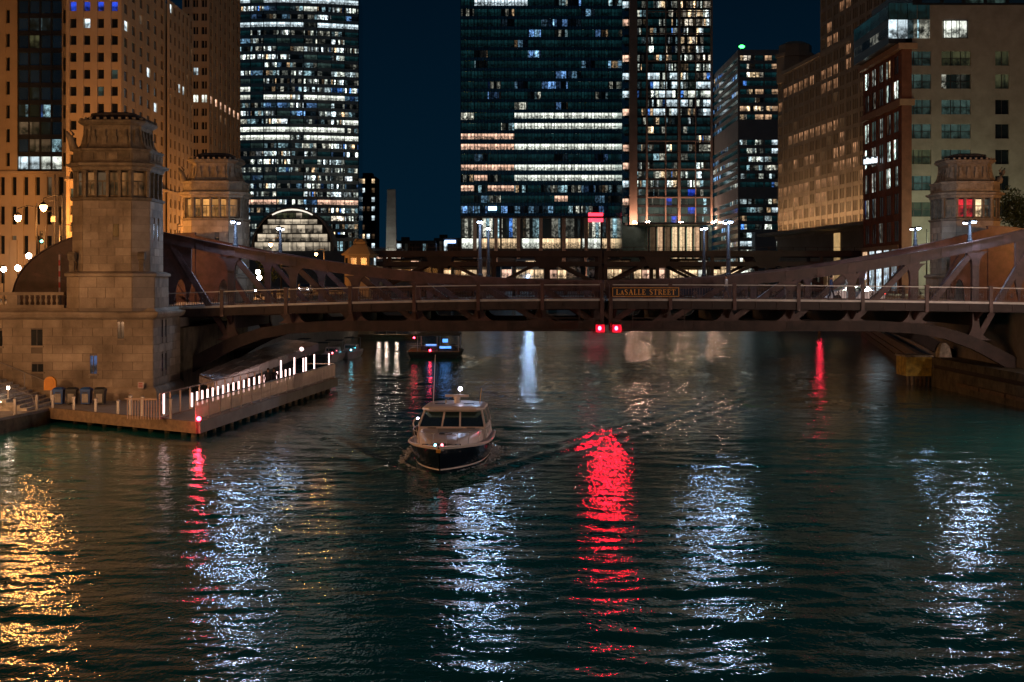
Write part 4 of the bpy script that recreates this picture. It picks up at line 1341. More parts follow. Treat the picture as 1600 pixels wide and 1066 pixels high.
# --- dark finned glass tower in the middle
def tower_fins():
    Y = 600.0
    x0, x1 = ax(720, Y), ax(971, Y)
    t = thing('glass_tower', 'dark glass tower with bands of brilliant lit floors, right of the open sky', 'building', ((x0 + x1) / 2, Y, GZ))
    pz = 16.2 * Y / FPX
    zl = az(338, Y); n = 21; nx = 12
    w = (x1 - x0) / nx
    jv = lambda v: round((az(v, Y) - zl) / pz - 0.5)
    full = {jv(181), jv(197), jv(230), jv(262), jv(278)}
    half = {jv(214), jv(230), jv(262)}
    dots = {jv(35), jv(66), jv(84), jv(98), jv(132)}
    for j in range(n):
        zb = zl + j * pz
        MB().box(x0, x1, Y - 0.25, Y + 0.5, zb, zb + pz * 0.30).part('floor_band', 'glass_dark', t)
        for i in range(nx):
            if j in full and i >= 4: m = 'room_white'
            elif j in half and i < 4: m = 'room_pink'
            elif j == jv(10) and 1 <= i <= 4: m = 'room_cool'
            elif j in dots and 3 <= i <= 10: m = rnd((2, 'spark_blue'), (3, 'pane_teal_glow'))
            elif j < 5: m = rnd((3, 'spark_dim'), (3, 'spark_blue'), (3, 'pane_teal_glow'), (1, 'room_pink'))
            else: m = rnd((1, 'spark_blue'), (1.2, 'spark_dim'), (8, 'pane_teal_glow'))
            inst('window', pane_mesh(w * 0.95, (pz * 0.52 if m in ('room_white', 'room_pink') else pz * 0.66), m), t, (x0 + (i + 0.5) * w, Y + 0.1, zb + pz * (0.70 if m in ('room_white', 'room_pink') else 0.64)))
    fn = MB()
    for i in range(nx * 4 + 1):
        x = x0 + i * w / 4
        fn.box(x - 0.1, x + 0.1, Y - 0.75, Y - 0.255, zl, zl + n * pz)
    fn.part('fin', 'gunmetal', t)
    core(t, x0, x1, Y + 0.55, Y + 45, 0, zl + n * pz, 'glass_dark')
    # lobby storey with tall pale columns
    MB().box(x0, x1, Y + 0.54 - 0.4, Y + 0.545, GZ, zl - 0.01).part('lobby_wall', 'gunmetal', t)
    for k in range(8):
        a, b = x0 + (x1 - x0) * k / 8 + 0.4, x0 + (x1 - x0) * (k + 1) / 8 - 0.4
        MB().box(a, b, Y - 0.05, Y + 0.12, az(388, Y), az(373, Y)).part('lobby_window', 'room_gold' if k % 3 else 'room_white', t)
        MB().box(a, b, Y - 0.04, Y + 0.12, az(371, Y), az(342, Y)).part('lobby_window', 'spark_dim', t)
    for u in (742, 775, 810, 845, 881, 916, 951):
        x = ax(u, Y - 4)
        MB().box(x - 0.75, x + 0.75, Y - 4.7, Y - 3.3, GZ, az(341, Y - 4)).part('column', 'bronze', t)
    for u in (742, 775, 810, 845, 881, 916, 951):
        x = ax(u, Y - 4)
        MB().box(x - 0.4, x + 0.4, Y - 7.2, Y - 6.6, GZ, GZ + 0.3).part('uplight', 'uplight', t)
    MB().box(x0, x1, Y - 5, Y - 0.3, az(341, Y - 4), az(338, Y - 4)).part('canopy', 'gunmetal', t)
    # lit signs on the lower floors
    MB().box(ax(919, Y), ax(942, Y), Y - 0.95, Y - 0.8, az(347, Y), az(333, Y)).part('screen', 'sign_red', t)
    MB().box(ax(763, Y), ax(776, Y), Y - 0.95, Y - 0.8, az(329, Y), az(323, Y)).part('screen', 'sign_blue', t)
    return t
tower_fins()

# --- bronze framed tower right of it
def tower_bronze():
    Y = 560.0
    x0, x1 = ax(972, Y), ax(1113, Y)
    t = thing('glass_tower', 'glass tower framed by thick bronze vertical strips, golden lit on its right side', 'building', ((x0 + x1) / 2, Y, GZ))
    pz = 14.0 * Y / FPX
    zl = az(352, Y); n = 26
    bays = [(996, 1009, 2), (1012, 1039, 3), (1041, 1058, 2), (1064, 1086, 2), (1088, 1110, 2)]
    for j in range(n):
        zb = zl + j * pz
        MB().box(x0 + 1, x1 - 1, Y - 0.1, Y + 0.5, zb, zb + pz * 0.26).part('floor_band', 'gunmetal', t)
        for b, (u0, u1, k) in enumerate(bays):
            for q in range(k):
                a = ax(u0 + (u1 - u0) * q / k, Y); c = ax(u0 + (u1 - u0) * (q + 1) / k, Y)
                vv = V0 - (zb + pz / 2 - HC) * FPX / Y
                if b >= 3 and vv < 130: m = rnd((6, 'spark_gold'), (3, 'spark_fine'), (2, 'pane_teal_glow'))
                elif b >= 3 and vv < 180: m = rnd((4, 'spark'), (2, 'room_cool'), (1, 'room_white'))
                elif b in (1, 2) and 120 < vv < 180: m = rnd((4, 'spark'), (2, 'room_cool'))
                elif vv > 300: m = rnd((2, 'spark_dim'), (4, 'pane_teal_glow'), (1, 'room_blue'))
                else: m = rnd((3, 'spark_dim'), (2, 'spark_fine'), (6, 'pane_teal_glow'), (1, 'spark_gold'))
                inst('window', pane_mesh((c - a) * 0.97, pz * 0.74 - 0.06, m), t, ((a + c) / 2, Y + 0.15, zb + pz * 0.63))
    fr = [(983, 995, -2.2), (1009, 1012, -1.2), (1039, 1041, -0.6), (1059, 1063, -1.2), (1086, 1087.5, -0.5), (1110, 1113, -1.2)]
    for u0, u1, yo in fr:
        MB().box(ax(u0, Y), ax(u1, Y), Y + yo, Y + 0.6, zl, zl + n * pz).part('frame_strip', 'bronze', t)
    # left dark slot with lit lift lobbies
    for j in range(0, n, 2):
        inst('window', pane_mesh(2.2, pz * 0.7, rnd((2, 'room_pink'), (1, 'pane_teal_glow'), (1, 'room_cool'))), t, (ax(977.5, Y), Y - 0.1, zl + (j + 0.6) * pz))
    for v in (20, 54, 97, 222, 266, 310):
        MB().box(ax(1009, Y), ax(1112, Y), Y - 0.9, Y - 0.5, az(v, Y), az(v - 2, Y)).part('cross_strip', 'bronze', t)
    core(t, x0, x1, Y + 0.7, Y + 40, 0, zl + n * pz, 'glass_dark')
    # lit restaurant podium; uplights added on its roof to brighten the strips
    for u in (989, 1010, 1061, 1111):
        MB().box(ax(u, Y) - 0.6, ax(u, Y) + 0.6, Y - 6.5, Y - 5.5, az(349, Y) + 0.01, az(349, Y) + 0.4).part('uplight', 'uplight', t)
    MB().box(ax(996, Y - 8), ax(1110, Y - 8), Y - 8, Y - 0.2, az(352, Y), az(349, Y)).part('podium_roof', 'bronze', t)
    for k in range(8):
        a, b = ax(1016 + k * 11.5, Y - 6), ax(1026 + k * 11.5, Y - 6)
        MB().box(a, b, Y - 6.2, Y - 6, GZ, az(355, Y - 6)).part('podium_window', ('room_dim', 'room_warm', 'room_dim', 'room_gold', 'room_gold', 'room_gold', 'room_warm', 'room_dim')[k], t)
    for k in range(9):
        a = ax(1013.5 + k * 11.5, Y - 7)
        MB().box(a - 0.3, a + 0.3, Y - 7, Y - 6.3, GZ, az(352, Y - 6) - 0.6).part('podium_column', 'bronze', t)
tower_bronze()

# --- grey slab office tower
def tower_grey():
    Y = 500.0
    xl, xr = ax(1154, Y), ax(1219, Y)
    t = thing('office_tower', 'grey office tower with horizontal window bands and a green roof beacon', 'building', ((xl + xr) / 2, Y, GZ))
    ztop = az(78, Y); n = 27
    zb = 8.0; pz = (ztop - zb - 2) / n
    blank = {round((az(v, Y) - zb) / pz - 0.5) for v in (196, 207, 218, 300)}
    def pk(i, j):
        if j in blank: return None
        if j > n - 9: return rnd((5, 'pane_teal_glow'), (3, 'spark_gold'), (1.2, 'room_warm'))
        return rnd((4, 'spark'), (3, 'pane_teal_glow'), (2, 'spark_dim'), (1, 'room_cool'))
    wm = MB(); sm = MB()
    ye = xl * FPX / (1114 - U0)
    nx = 5; w = (xr - xl) / nx
    ns = 9; ws = (ye - Y) / ns
    for j in range(n):
        z = zb + j * pz
        wm.box(xl, xr, Y - 0.2, Y + 0.6, z, z + (pz if j in blank else pz * 0.42))
        wm.box(xl - 0.2, xl + 0.6, Y - 0.21, ye, z, z + (pz if j in blank else pz * 0.42))
        if j in blank: continue
        for i in range(nx):
            inst('window', pane_mesh(w * 0.96, pz * 0.58, pk(i, j)), t, (xl + (i + 0.5) * w, Y + 0.2, z + pz * 0.71))
        for i in range(0, ns, 3):
            inst('window', pane_mesh(ws * 3 * 0.97, pz * 0.58, rnd((6, 'pane_teal_glow'), (2, 'spark_blue'), (1, 'spark_dim'))), t, (xl + 0.2, Y + (i + 1.5) * ws, z + pz * 0.71), -math.pi / 2)
    wm.box(xl - 0.21, xr, Y - 0.21, Y + 0.6, zb + n * pz, ztop)
    wm.box(xl - 0.21, xl + 0.6, Y + 0.6, ye, zb + n * pz, ztop)
    wm.box(xl - 0.22, xl + 0.45, Y - 0.24, Y + 0.62, 0, ztop + 0.01)
    wm.box((xl + xr) / 2 + 1.4, (xl + xr) / 2 + 1.9, Y - 0.24, Y + 0.62, 0, ztop - 1)
    wm.part('wall', 'grey_panel', t)
    core(t, xl + 0.65, xr, Y + 0.65, ye, 0, ztop - 0.5, 'glass_dark')
    g = MB().tube([(xl + 0.8, Y + 1, ztop), (xl + 0.8, Y + 1, ztop + 1.8)], 0.12, 6); g.part('mast', 'steel_dark', t)
    MB().ball((xl + 1.2, Y + 0.5, ztop + 1.2), 0.75, 10, 6, (1.4, 1, 0.8)).part('beacon', 'green_lamp', t, True)
    MB().box(ax(1180, Y - 8), ax(1213, Y - 8), Y - 8, Y - 0.3, GZ, az(363, Y - 8)).part('annex', 'grey_panel', t)
tower_grey()

# --- huge stone mart on the right
def mart():
    a = Vector((ax(1216, 400), 400, 0))
    dirv = Vector((0.0923, -1, 0)).normalized()            # towards the camera
    t = thing('stone_mart', 'huge warm stone building with narrow piers and rows of amber lit windows', 'building', (a.x, a.y, GZ))
    L = 150.0
    nx = 19
    px = 92.0 / nx
    z0 = az(366, 385); nz = 13
    ztop1 = 66.0
    pz = (ztop1 - z0) / nz
    litrows = {}
    rr = random.Random(5)
    for v, i0, i1 in ((123, 2, 15), (140, 12, 15), (205, 2, 13), (215, 6, 13), (256, 1, 8), (283, 1, 13), (303, 5, 12), (332, 1, 9), (250, 14, 20), (265, 14, 21)):
        j = round((az(v, 370) - z0) / pz - 0.5)
        for i in range(int(i0 * 0.73), int(i1 * 0.73) + 1): litrows[(i, j)] = 1
    def pk(i, j):
        if (i, j) in litrows and rr.random() < 0.85: return 'room_mart'
        return rnd((90, 'glass_night'), (5, 'room_mart'), (6, 'room_dim'))
    facade(t, (a.x, a.y), dirv, nx, nz, px, pz, px * 0.70, pz * 0.70, 'mart_stone', pk, depth=0.18, zb=z0, mull=3, pier_out=0.12, mw=0.16)
    N = Vector((dirv.y, -dirv.x, 0))
    b = MB(); b.obox(a, dirv, N, 0, L, -40, -0.7, 0, ztop1); b.part('core', 'mart_stone', t)
    b = MB(); b.obox(a, dirv, N, 92.01, L, -0.69, 0.3, GZ, ztop1); b.part('wing_wall', 'mart_stone', t)
    b = MB(); b.obox(a, dirv, N, -0.5, 92.5, -0.6, 0.8, z0 - 1.0, z0 - 0.01); b.part('belt_course', 'mart_stone', t)
    b = MB(); b.obox(a, dirv, N, 0, 92.0, -0.7, 0.35, GZ + 5.2, z0 - 1.01); b.part('base_wall', 'mart_stone', t)
    b = MB(); b.obox(a, dirv, N, -0.4, 38.6, -0.6, 0.5, ztop1, ztop1 + 0.9); b.part('cornice', 'mart_stone', t)
    b = MB(); b.obox(a, dirv, N, 38.61, 92.0, -0.6, 0.1, ztop1, ztop1 + 0.9); b.part('spandrel', 'mart_stone', t)
    # added uplight troughs on a made-up ledge, set out to even the wall light
    for (z_, u0_, u1_, n0_, cnt) in ((z0, 0.5, 91.5, 6.0, 9),):
        for q in range(cnt):
            ua, ub = u0_ + (u1_ - u0_) * q / cnt, u0_ + (u1_ - u0_) * (q + 0.8) / cnt
            lt = MB(); lt.obox(a, dirv, N, ua, ub, n0_, n0_ + 0.12, z_ + 0.02, z_ + 0.1); lt.part('uplight', 'mart_fill_uplight' if cnt == 9 else 'mart_fill_uplight_dim', t)
            lp = MB(); uc = u0_ + (u1_ - u0_) * (q + 1) / cnt - 0.02; lp.obox(a, dirv, N, ua, uc, n0_ + 0.2, n0_ + 0.26, z_ - 0.3, z_ + 0.45); lp.obox(a, dirv, N, ua, uc, 0.13, n0_ + 0.199, z_ - 0.3, z_ - 0.02); lp.part('uplight_lip', 'mart_stone', t)
    # ground floor openings and tall lit portal
    for k in range(20):
        c = MB(); c.obox(a, dirv, N, k * 4.6, k * 4.6 + 0.9, -0.7, 0.4, GZ, GZ + 5.19); c.part('base_pier', 'mart_stone', t)
        w = MB(); w.obox(a, dirv, N, k * 4.6 + 0.92, k * 4.6 + 4.58, -0.6, -0.5, GZ, GZ + 5.1)
        w.part('shop_window', rnd((3, 'room_warm'), (2, 'room_dim'), (2, 'room_cool'), (3, 'glass_night')), t)
    s0 = 51.0
    w = MB(); w.obox(a, dirv, N, s0, s0 + 4.2, 0.36, 0.6, GZ, az(360, 350)); w.part('portal', 'portal_glow', t)
    # taller central part, flush with the front
    def pk2(i, j): return rnd((80, 'glass_night'), (16, 'room_mart'))
    O2 = a + dirv * 38.7
    facade(t, (O2.x, O2.y), dirv, 11, 4, px, pz, px * 0.70, pz * 0.70, 'mart_stone', pk2, depth=0.18, zb=ztop1 + 0.902, mull=3, pier_out=0.12, mw=0.16)
    b = MB(); b.obox(O2, dirv, N, 0, 53.2, -25, -0.19, ztop1 + 0.9, ztop1 + 0.9 + 4 * pz); b.part('tower_core', 'mart_stone', t)
    # corner turret at the far end
    tc = a + dirv * 3 - N * 4
    MB().lathe((tc.x, tc.y, 0), [(5.2, ztop1 - 2), (5.2, ztop1 + 5), (5.6, ztop1 + 5.1), (5.6, ztop1 + 6), (4.6, ztop1 + 6.1), (4.6, ztop1 + 8.5), (2.5, ztop1 + 9.5)], 8).part('turret', 'mart_stone', t)
M['portal_glow'] = room('portal_glow', (1.0, 0.62, 0.25), 0.75, base=(0.4, 0.3, 0.18), scale=0.15)
mart()

# --- brick and concrete block on the right
def block_right():
    Y = 200.0
    xc = ax(1411, Y)
    t = thing('office_block', 'corner block with a red brick side and a grey concrete front behind the right truss', 'building', (xc + 10, Y, GZ))
    ye = xc * FPX / (1349 - U0)
    ztop = az(68, Y)
    zmid = az(158, Y)
    # brick side, seen obliquely, in two storeys groups
    def pks(i, j): return rnd((5, 'spark_cool'), (3, 'spark_dim'), (2, 'room_teal'))
    M['spark_cool'] = room('spark_cool', (0.75, 1.0, 0.92), 3.0, kind='spark', cw=0.9, col2=(0.9, 1.0, 0.9))
    n = 5; L = ye - Y - 1.6
    zbs = az(385, 212)
    nl = 5; pzl = (zmid - 0.6 - zbs) / nl
    def pkl(i, j):
        if j in (3, 2, 4): return rnd((6, 'spark_cool'), (1, 'room_teal'))
        return rnd((4, 'glass_dark'), (2, 'spark_dim'))
    facade(t, (xc, ye), (0, -1, 0), n, nl, L / n, pzl, L / n * 0.66, pzl * 0.74, 'brick', pkl, depth=0.2, zb=zbs, mull=2, pier_out=0.05)
    nu = 2; pzu = (ztop - 0.8 - zmid - 0.3) / nu
    facade(t, (xc, ye), (0, -1, 0), n, nu, L / n, pzu, L / n * 0.62, pzu * 0.72, 'brick', lambda i, j: rnd((3, 'spark_cool'), (3, 'spark_dim')), depth=0.2, zb=zmid + 0.3, mull=2, pier_out=0.05)
    # brick corner pier, belt and cornice
    MB().box(xc - 0.2, xc + 1.2, Y - 0.05, Y + 1.62, GZ, ztop - 0.8).part('corner_pier', 'brick', t)
    MB().box(xc - 0.55, xc + 1.6, Y - 0.3, ye + 0.3, zmid - 0.6, zmid + 0.295).part('belt_course', 'brick_trim', t)
    MB().box(xc - 0.75, xc + 1.9, Y - 0.5, ye + 0.5, ztop - 0.8, ztop).part('cornice', 'brick_trim', t)
    MB().box(xc + 0.46, xc + 40, Y + 0.6, ye, GZ, az(8, Y)).part('core', 'concrete', t)
    MB().box(xc - 0.3, xc + 0.45, Y + 1.63, ye, GZ, zbs - 0.01).part('base', 'brick_trim', t)
    for k in range(5):
        yy = Y + 2.2 + k * L / 5
        MB().box(xc - 0.36, xc - 0.302, yy, yy + 2.6, GZ + 0.4, zbs - 0.7).part('shop_window', rnd((2, 'room_cool'), (1, 'room_warm')), t)
    # concrete front: three wide bays
    x0 = xc + 1.25
    rows = [(285 + 33.5 * 0, 262), (0, 0)]
    vtop = [68, 104, 142, 181, 221, 262, 302, 345]
    cols = [(1415, 1455, 3), (1471, 1517, 3), (1555, 1577, 2), (1603, 1628, 2)]
    xs = [x0] + [v for c in cols for v in (ax(c[0], Y), ax(c[1], Y))] + [ax(1720, Y)]
    wl_ = MB()
    zt = az(8, Y)
    piers = [(x0, ax(cols[0][0], Y))] + [(ax(cols[k][1], Y), ax(cols[k + 1][0], Y)) for k in range(3)] + [(ax(cols[3][1], Y), ax(1720, Y))]
    for a, b in piers:
        if b - a > 0.02: wl_.box(a, b, Y, Y + 0.59, GZ, zt)
    # spandrels
    rowz = []
    for k, v in enumerate((80, 116, 156, 194, 234, 275, 316)):
        rowz.append((az(v + 21, Y), az(v, Y)))
    rowz_s = sorted(rowz)
    rowz_s = [(a - 0.15, b) for a, b in rowz_s]
    edges = [GZ] + [z for r in rowz_s for z in r] + [zt]
    for c in cols:
        a, b = ax(c[0], Y), ax(c[1], Y)
        for k in range(0, len(edges), 2):
            wl_.box(a, b, Y + 0.06, Y + 0.59, edges[k], edges[k + 1])
    wl_.part('wall', 'concrete', t)
    for ci, c in enumerate(cols):
        a, b = ax(c[0], Y), ax(c[1], Y)
        for ri, (z0, z1) in enumerate(rowz_s):
            if ri == 7: continue
            m = rnd((5, 'room_teal'), (3, 'room_olive'), (2, 'spark_dim')) if ci < 2 else 'room_olive' if ri > 4 else 'glass_night'
            w = MB().box(a, b, Y + 0.40, Y + 0.44, z0, z1)
            wo = w.part('window', m, t)
            f = MB()
            for q in range(1, c[2]):
                xx = a + (b - a) * q / c[2]; f.box(xx - 0.05, xx + 0.05, Y + 0.3, Y + 0.399, z0, z1)
            if ci < 2: f.box(a, b, Y + 0.31, Y + 0.395, (z0 + z1) / 2 - 0.04, (z0 + z1) / 2 + 0.04)
            f.part('frame', 'steel_dark', wo)
    # bright window high on the concrete
    a, b, z0, z1 = ax(1474, Y), ax(1511, Y), az(59, Y), az(33, Y)
    w = MB().box(a, b, Y - 0.06, Y - 0.01, z0, z1); wo = w.part('window', 'room_white', t)
    f = MB(); f.box(a - 0.1, b + 0.1, Y - 0.12, Y - 0.061, z1, z1 + 0.12); f.box(a - 0.1, b + 0.1, Y - 0.12, Y - 0.061, z0 - 0.12, z0)
    for q in range(0, 4):
        xx = a + (b - a) * q / 3; f.box(xx - 0.05, xx + 0.05, Y - 0.11, Y - 0.062, z0, z1)
    f.part('frame', 'steel_dark', wo)
    # glazed penthouse set on the brick cornice
    for k, (ua, ub) in enumerate(((1388, 1403), (1403, 1418), (1418, 1433), (1433, 1453))):
        for r_, (v1, v0) in enumerate(((5, 30), (31, 60))):
            mm = 'room_cool' if (k in (0, 1) and r_ == 1) else 'pane_teal_glow' if r_ == 0 else 'spark_dim'
            MB().box(ax(ua, Y) + 0.05, ax(ub, Y) - 0.05, Y - 0.02, Y + 0.05, az(v0, Y), az(v1, Y)).part('penthouse_pane', mm, t)
    for k in range(4):
        for r_, (v1, v0) in enumerate(((8, 40), (41, 66))):
            MB().box(ax(1388, Y) - 0.02, ax(1388, Y) + 0.05, Y + 0.2 + k * 5, Y + 5.1 + k * 5, az(v0, Y) + 1.0, az(v1, Y)).part('penthouse_pane', 'spark_dim' if r_ else 'pane_teal_glow', t)
    MB().box(ax(1388, Y) + 0.08, xc + 1.3, Y + 0.06, ye - 2, ztop + 0.01, az(6, Y)).part('penthouse_core', 'gunmetal', t)
    MB().box(xc + 1.3, xc + 40, Y - 0.1, ye, az(8, Y) + 0.01, az(-30, Y)).part('roof_storey', 'gunmetal', t)
    for k in range(5):
        MB().box(ax(1440 + k * 34, Y), ax(1468 + k * 34, Y), Y - 0.16, Y - 0.11, az(5, Y), az(-25, Y)).part('roof_pane', rnd((1, 'spark_dim'), (1, 'room_teal'), (1, 'glass_dark')), t)
block_right()
# glowing blade sign on the brick side
bs = thing('blade_sign', 'small glowing white sign projecting from the red brick side', 'sign', at(1360, 252, 214))
sx_, sy_, sz_ = at(1360, 252, 214)
M['sign_glow'] = lamp_mat('sign_glow', (0.8, 0.92, 1.0), 1.6)
M['sign_glow'].cycles.emission_sampling = 'NONE'
MB().box(sx_ - 1.15, sx_ + 1.5, sy_ + 0.11, sy_ + 0.2, sz_ - 0.62, sz_ + 0.75).part('board', 'steel_dark', bs)
for k in range(6):
    MB().box(sx_ - 1.0 + k * 0.4, sx_ - 0.70 + k * 0.4, sy_ - 0.1, sy_ + 0.1, sz_ - 0.45 + k * 0.05, sz_ + 0.25 + k * 0.05 + 0.2 * (k % 2)).part('glowing_glyph', 'sign_glow', bs)

# --- small far buildings
def far_small():
    Y = 700.0
    t = thing('office_tower', 'narrow dark tower with a few lit windows beside the green glass tower', 'building', (ax(572, Y), Y, 6))
    x0, x1 = ax(556, Y), ax(587, Y)
    zt = az(276, Y)
    pz = (zt - 6) / 12
    facade(t, (x0, Y), (1, 0, 0), 4, 12, (x1 - x0) / 4, pz, (x1 - x0) / 4 * 0.6, pz * 0.5, 'roof_dark', lambda i, j: rnd((6, 'glass_night'), (2, 'room_dim'), (1.5, 'room_cool'), (1, 'room_gold')), zb=6)
    core(t, x0, x1, Y + 0.5, Y + 20, 0, zt, 'roof_dark')
    MB().box(x0 + 2, x1 - 2, Y + 3, Y + 12, zt, zt + 2).part('roof_box', 'roof_dark', t)
    Y = 520.0 + 40
    t = thing('chimney_stack', 'tall pale tapering chimney against the open sky', 'chimney', (ax(611.5, Y), Y, 6))
    xc = ax(611.5, Y)
    zt = az(296, Y)
    MB().box(xc - 1.5, xc + 1.5, Y - 9.6, Y - 9.0, 6.01, 6.4).part('uplight', 'chimney_uplight', t)
    seg = 16
    for k in range(seg):
        z0, z1 = 6 + (zt - 6) * k / seg, 6 + (zt - 6) * (k + 1) / seg
        r0, r1 = 2.3 - 0.75 * k / seg, 2.3 - 0.75 * (k + 1) / seg
        MB().loft([[(xc + sx * r, Y + sy * r, z) for sx, sy in ((-1, -1), (1, -1), (1, 1), (-1, 1))] for z, r in ((z0, r0), (z1 - 0.15, r1), (z1 - 0.149, r1 - 0.1), (z1, r1 - 0.1))]).part('segment', 'concrete', t)
    Y = 640.0
    lab = ['low dark block left of the finned tower with a blue-white lit sign', 'low dark block right of the chimney', 'low block with a lit glass storey below the chimney', 'low dark block behind the arched glass hall']
    for k, (u0, u1, v, m) in enumerate(((678, 722, 372, 'roof_dark'), (618, 680, 376, 'roof_dark'), (545, 628, 388, 'grey_panel'), (515, 560, 372, 'roof_dark'))):
        YY = Y - k * 22
        t = thing('low_block', lab[k], 'building', (ax((u0 + u1) / 2, YY), YY, 6))
        zt = az(v, YY)
        nx = 6
        w = (ax(u1, YY) - ax(u0, YY)) / nx
        nzr = 3
        facade(t, (ax(u0, YY), YY), (1, 0, 0), nx, nzr, w, (zt - 6) / nzr, w * 0.7, (zt - 6) / nzr * 0.6, m, (lambda i, j: rnd((5, 'glass_night'), (2, 'spark_dim'), (1, 'room_cool'))) if k != 2 else (lambda i, j: 'room_pink' if j == 2 else 'room_dim'), zb=6)
        core(t, ax(u0, YY), ax(u1, YY), YY + 0.5, YY + 15, 0, zt, m)
        if k == 0:
            MB().box(ax(695, YY), ax(712, YY), YY - 0.4, YY - 0.1, az(380, YY), az(375.5, YY)).part('lit_sign', 'sign_blue', t)
        MB().box(ax(u0 + 8, YY), ax(u0 + 20, YY), YY + 3, YY + 9, zt, zt + 1.6).part('roof_box', 'roof_dark', t)
far_small()

# --- arched glass hall
def arch_hall():
    Y = 470.0
    xc = ax(457, Y); hw = ax(520, Y) - xc
    zb = az(392, Y); zt = az(325, Y)
    t = thing('glass_hall', 'arched glass hall with glowing cream panels below the green tower', 'building', (xc, Y, 6))
    rows = [(392, 379), (377, 366), (364, 352), (350, 343)]
    def half(z):                                        # half width of the arch at height z
        q = (z - zb) / (zt - zb)
        return hw * math.sqrt(max(0, 1 - q ** 1.9)) * (1 - 0.05 * q)
    for v0, v1 in rows:
        z0, z1 = az(v0, Y), az(v1, Y)
        h = half(z1) - 0.4
        n = max(2, int(2 * h / 2.6))
        for k in range(n):
            a, b = xc - h + 2 * h * k / n, xc - h + 2 * h * (k + 1) / n
            MB().box(a + 0.07, b - 0.07, Y, Y + 0.1, z0, z1).part('pane', 'arch_panel', t)
    h = half(az(333, Y)) - 0.5
    for k in range(5):
        a, b = xc - h + 2 * h * k / 5, xc - h + 2 * h * (k + 1) / 5
        MB().box(a + 0.1, b - 0.1, Y, Y + 0.1, az(341, Y), az(333, Y)).part('pane', 'room_olive' if k != 3 else 'arch_panel', t)
    pts = []
    for k in range(25):
        a = math.pi * k / 24
        q = math.sin(a)
        pts.append((xc - hw * math.cos(a), Y - 0.4, zb + (zt - zb) * q ** 0.92))
    MB().tube(pts, 0.35, 6).part('arch_rib', 'bronze', t)
    MB().tube([(x, Y - 0.3, zb + (z - zb) * 0.96) for x, y_, z in pts[8:17]], 0.3, 6).part('lit_rib', 'lit_rib', t)
    bk = MB(); bk.plate([(p[0], p[2] - 0.1) for p in reversed(pts)], Y + 0.3, Y + 14); bk.part('shell', 'roof_dark', t)
    MB().box(xc - hw - 4, xc + hw + 4, Y + 0.2, Y + 16, 0, zb).part('base', 'grey_panel', t)
M['lit_rib'] = lamp_mat('lit_rib', (1.0, 0.9, 0.75), 1.2)
M['lit_rib'].cycles.emission_sampling = 'NONE'
arch_hall()

# --- lit terraces and shops on the far bank, seen under the double-deck bridge
def terraces():
    lab = {0: 'lit glass terrace', 1: 'lit shopfront', 2: 'dim stone terrace'}
    rr = random.Random(11)
    spots = [(600, 655), (660, 705), (708, 745), (750, 800), (806, 850), (856, 915), (920, 985), (990, 1040), (1046, 1105), (1112, 1170)]
    for k, (u0, u1) in enumerate(spots):
        Y = 420 + 14 * (k % 3)
        zt = az(412 if k % 2 else 406, Y)
        name = ('shop_pavilion', 'shop_pavilion')[0]
        order = ['first', 'second', 'third', 'fourth', 'fifth', 'sixth', 'seventh', 'eighth', 'ninth', 'tenth'][k]
        t = thing(name, 'low lit pavilion glimpsed through the far truss, %s from the left' % order, 'pavilion', (ax((u0 + u1) / 2, Y), Y, 0), 'lit pavilions beyond the far bridge')
        x0, x1 = ax(u0, Y), ax(u1, Y)
        MB().box(x0, x1, Y + 0.4, Y + 9, 0, zt).part('body', 'tan_stone_2', t)
        MB().box(x0 - 0.3, x1 + 0.3, Y - 0.6, Y + 9.2, zt, zt + 0.35).part('roof', 'roof_dark', t)
        n = max(2, int((x1 - x0) / 2.4)); w = (x1 - x0) / n
        for i in range(n):
            m = rr.choice(('room_gold', 'room_pink', 'room_dim', 'room_warm', 'glass_night')) if k < 7 else rr.choice(('room_gold', 'room_gold', 'room_pink', 'room_white'))
            inst('window', pane_mesh(w * 0.86, 2.6, m), t, (x0 + (i + 0.5) * w, Y + 0.3, az(436, Y) + 1.5))
            inst('window', pane_mesh(w * 0.86, 1.6, rr.choice((m, 'room_dim', 'glass_night'))), t, (x0 + (i + 0.5) * w, Y + 0.3, zt - 1.2))
        MB().box(x0, x1, Y - 2.4, Y + 0.39, 0, az(441, Y)).part('terrace', 'concrete', t)
terraces()

# ================================================================ RIVERWALK FURNITURE
def stairs():
    t = thing('riverwalk_stair', 'wide stone steps with lit treads at the left edge of the dock', 'stairs', (-31, 89, 0.9))
    n = 12
    for k in range(n):
        xr = -29.2 - k * 0.42
        z0 = 0.9 + k * 0.17
        MB().box(-38.0, xr, 85.6, 91.6, z0 + 0.002, z0 + 0.17).part('step', 'pale_concrete', t)
        MB().box(xr - 0.36, xr - 0.30, 85.59, 85.62, z0 + 0.02, z0 + 0.06).part('step_light', 'step_light', t) if k % 2 else None
    for yy in (85.6, 91.6):
        hr = MB()
        hr.tube([(-28.6, yy, 0.9), (-28.9, yy, 1.85), (-29.2, yy, 1.95), (-34.5, yy, 4.1)], 0.03, 6)
        hr.tube([(-31.4, yy, 1.9), (-31.4, yy, 2.85)], 0.03, 6)
        hr.tube([(-33.4, yy, 2.7), (-33.4, yy, 3.65)], 0.03, 6)
        hr.part('handrail', 'steel', t)
stairs()
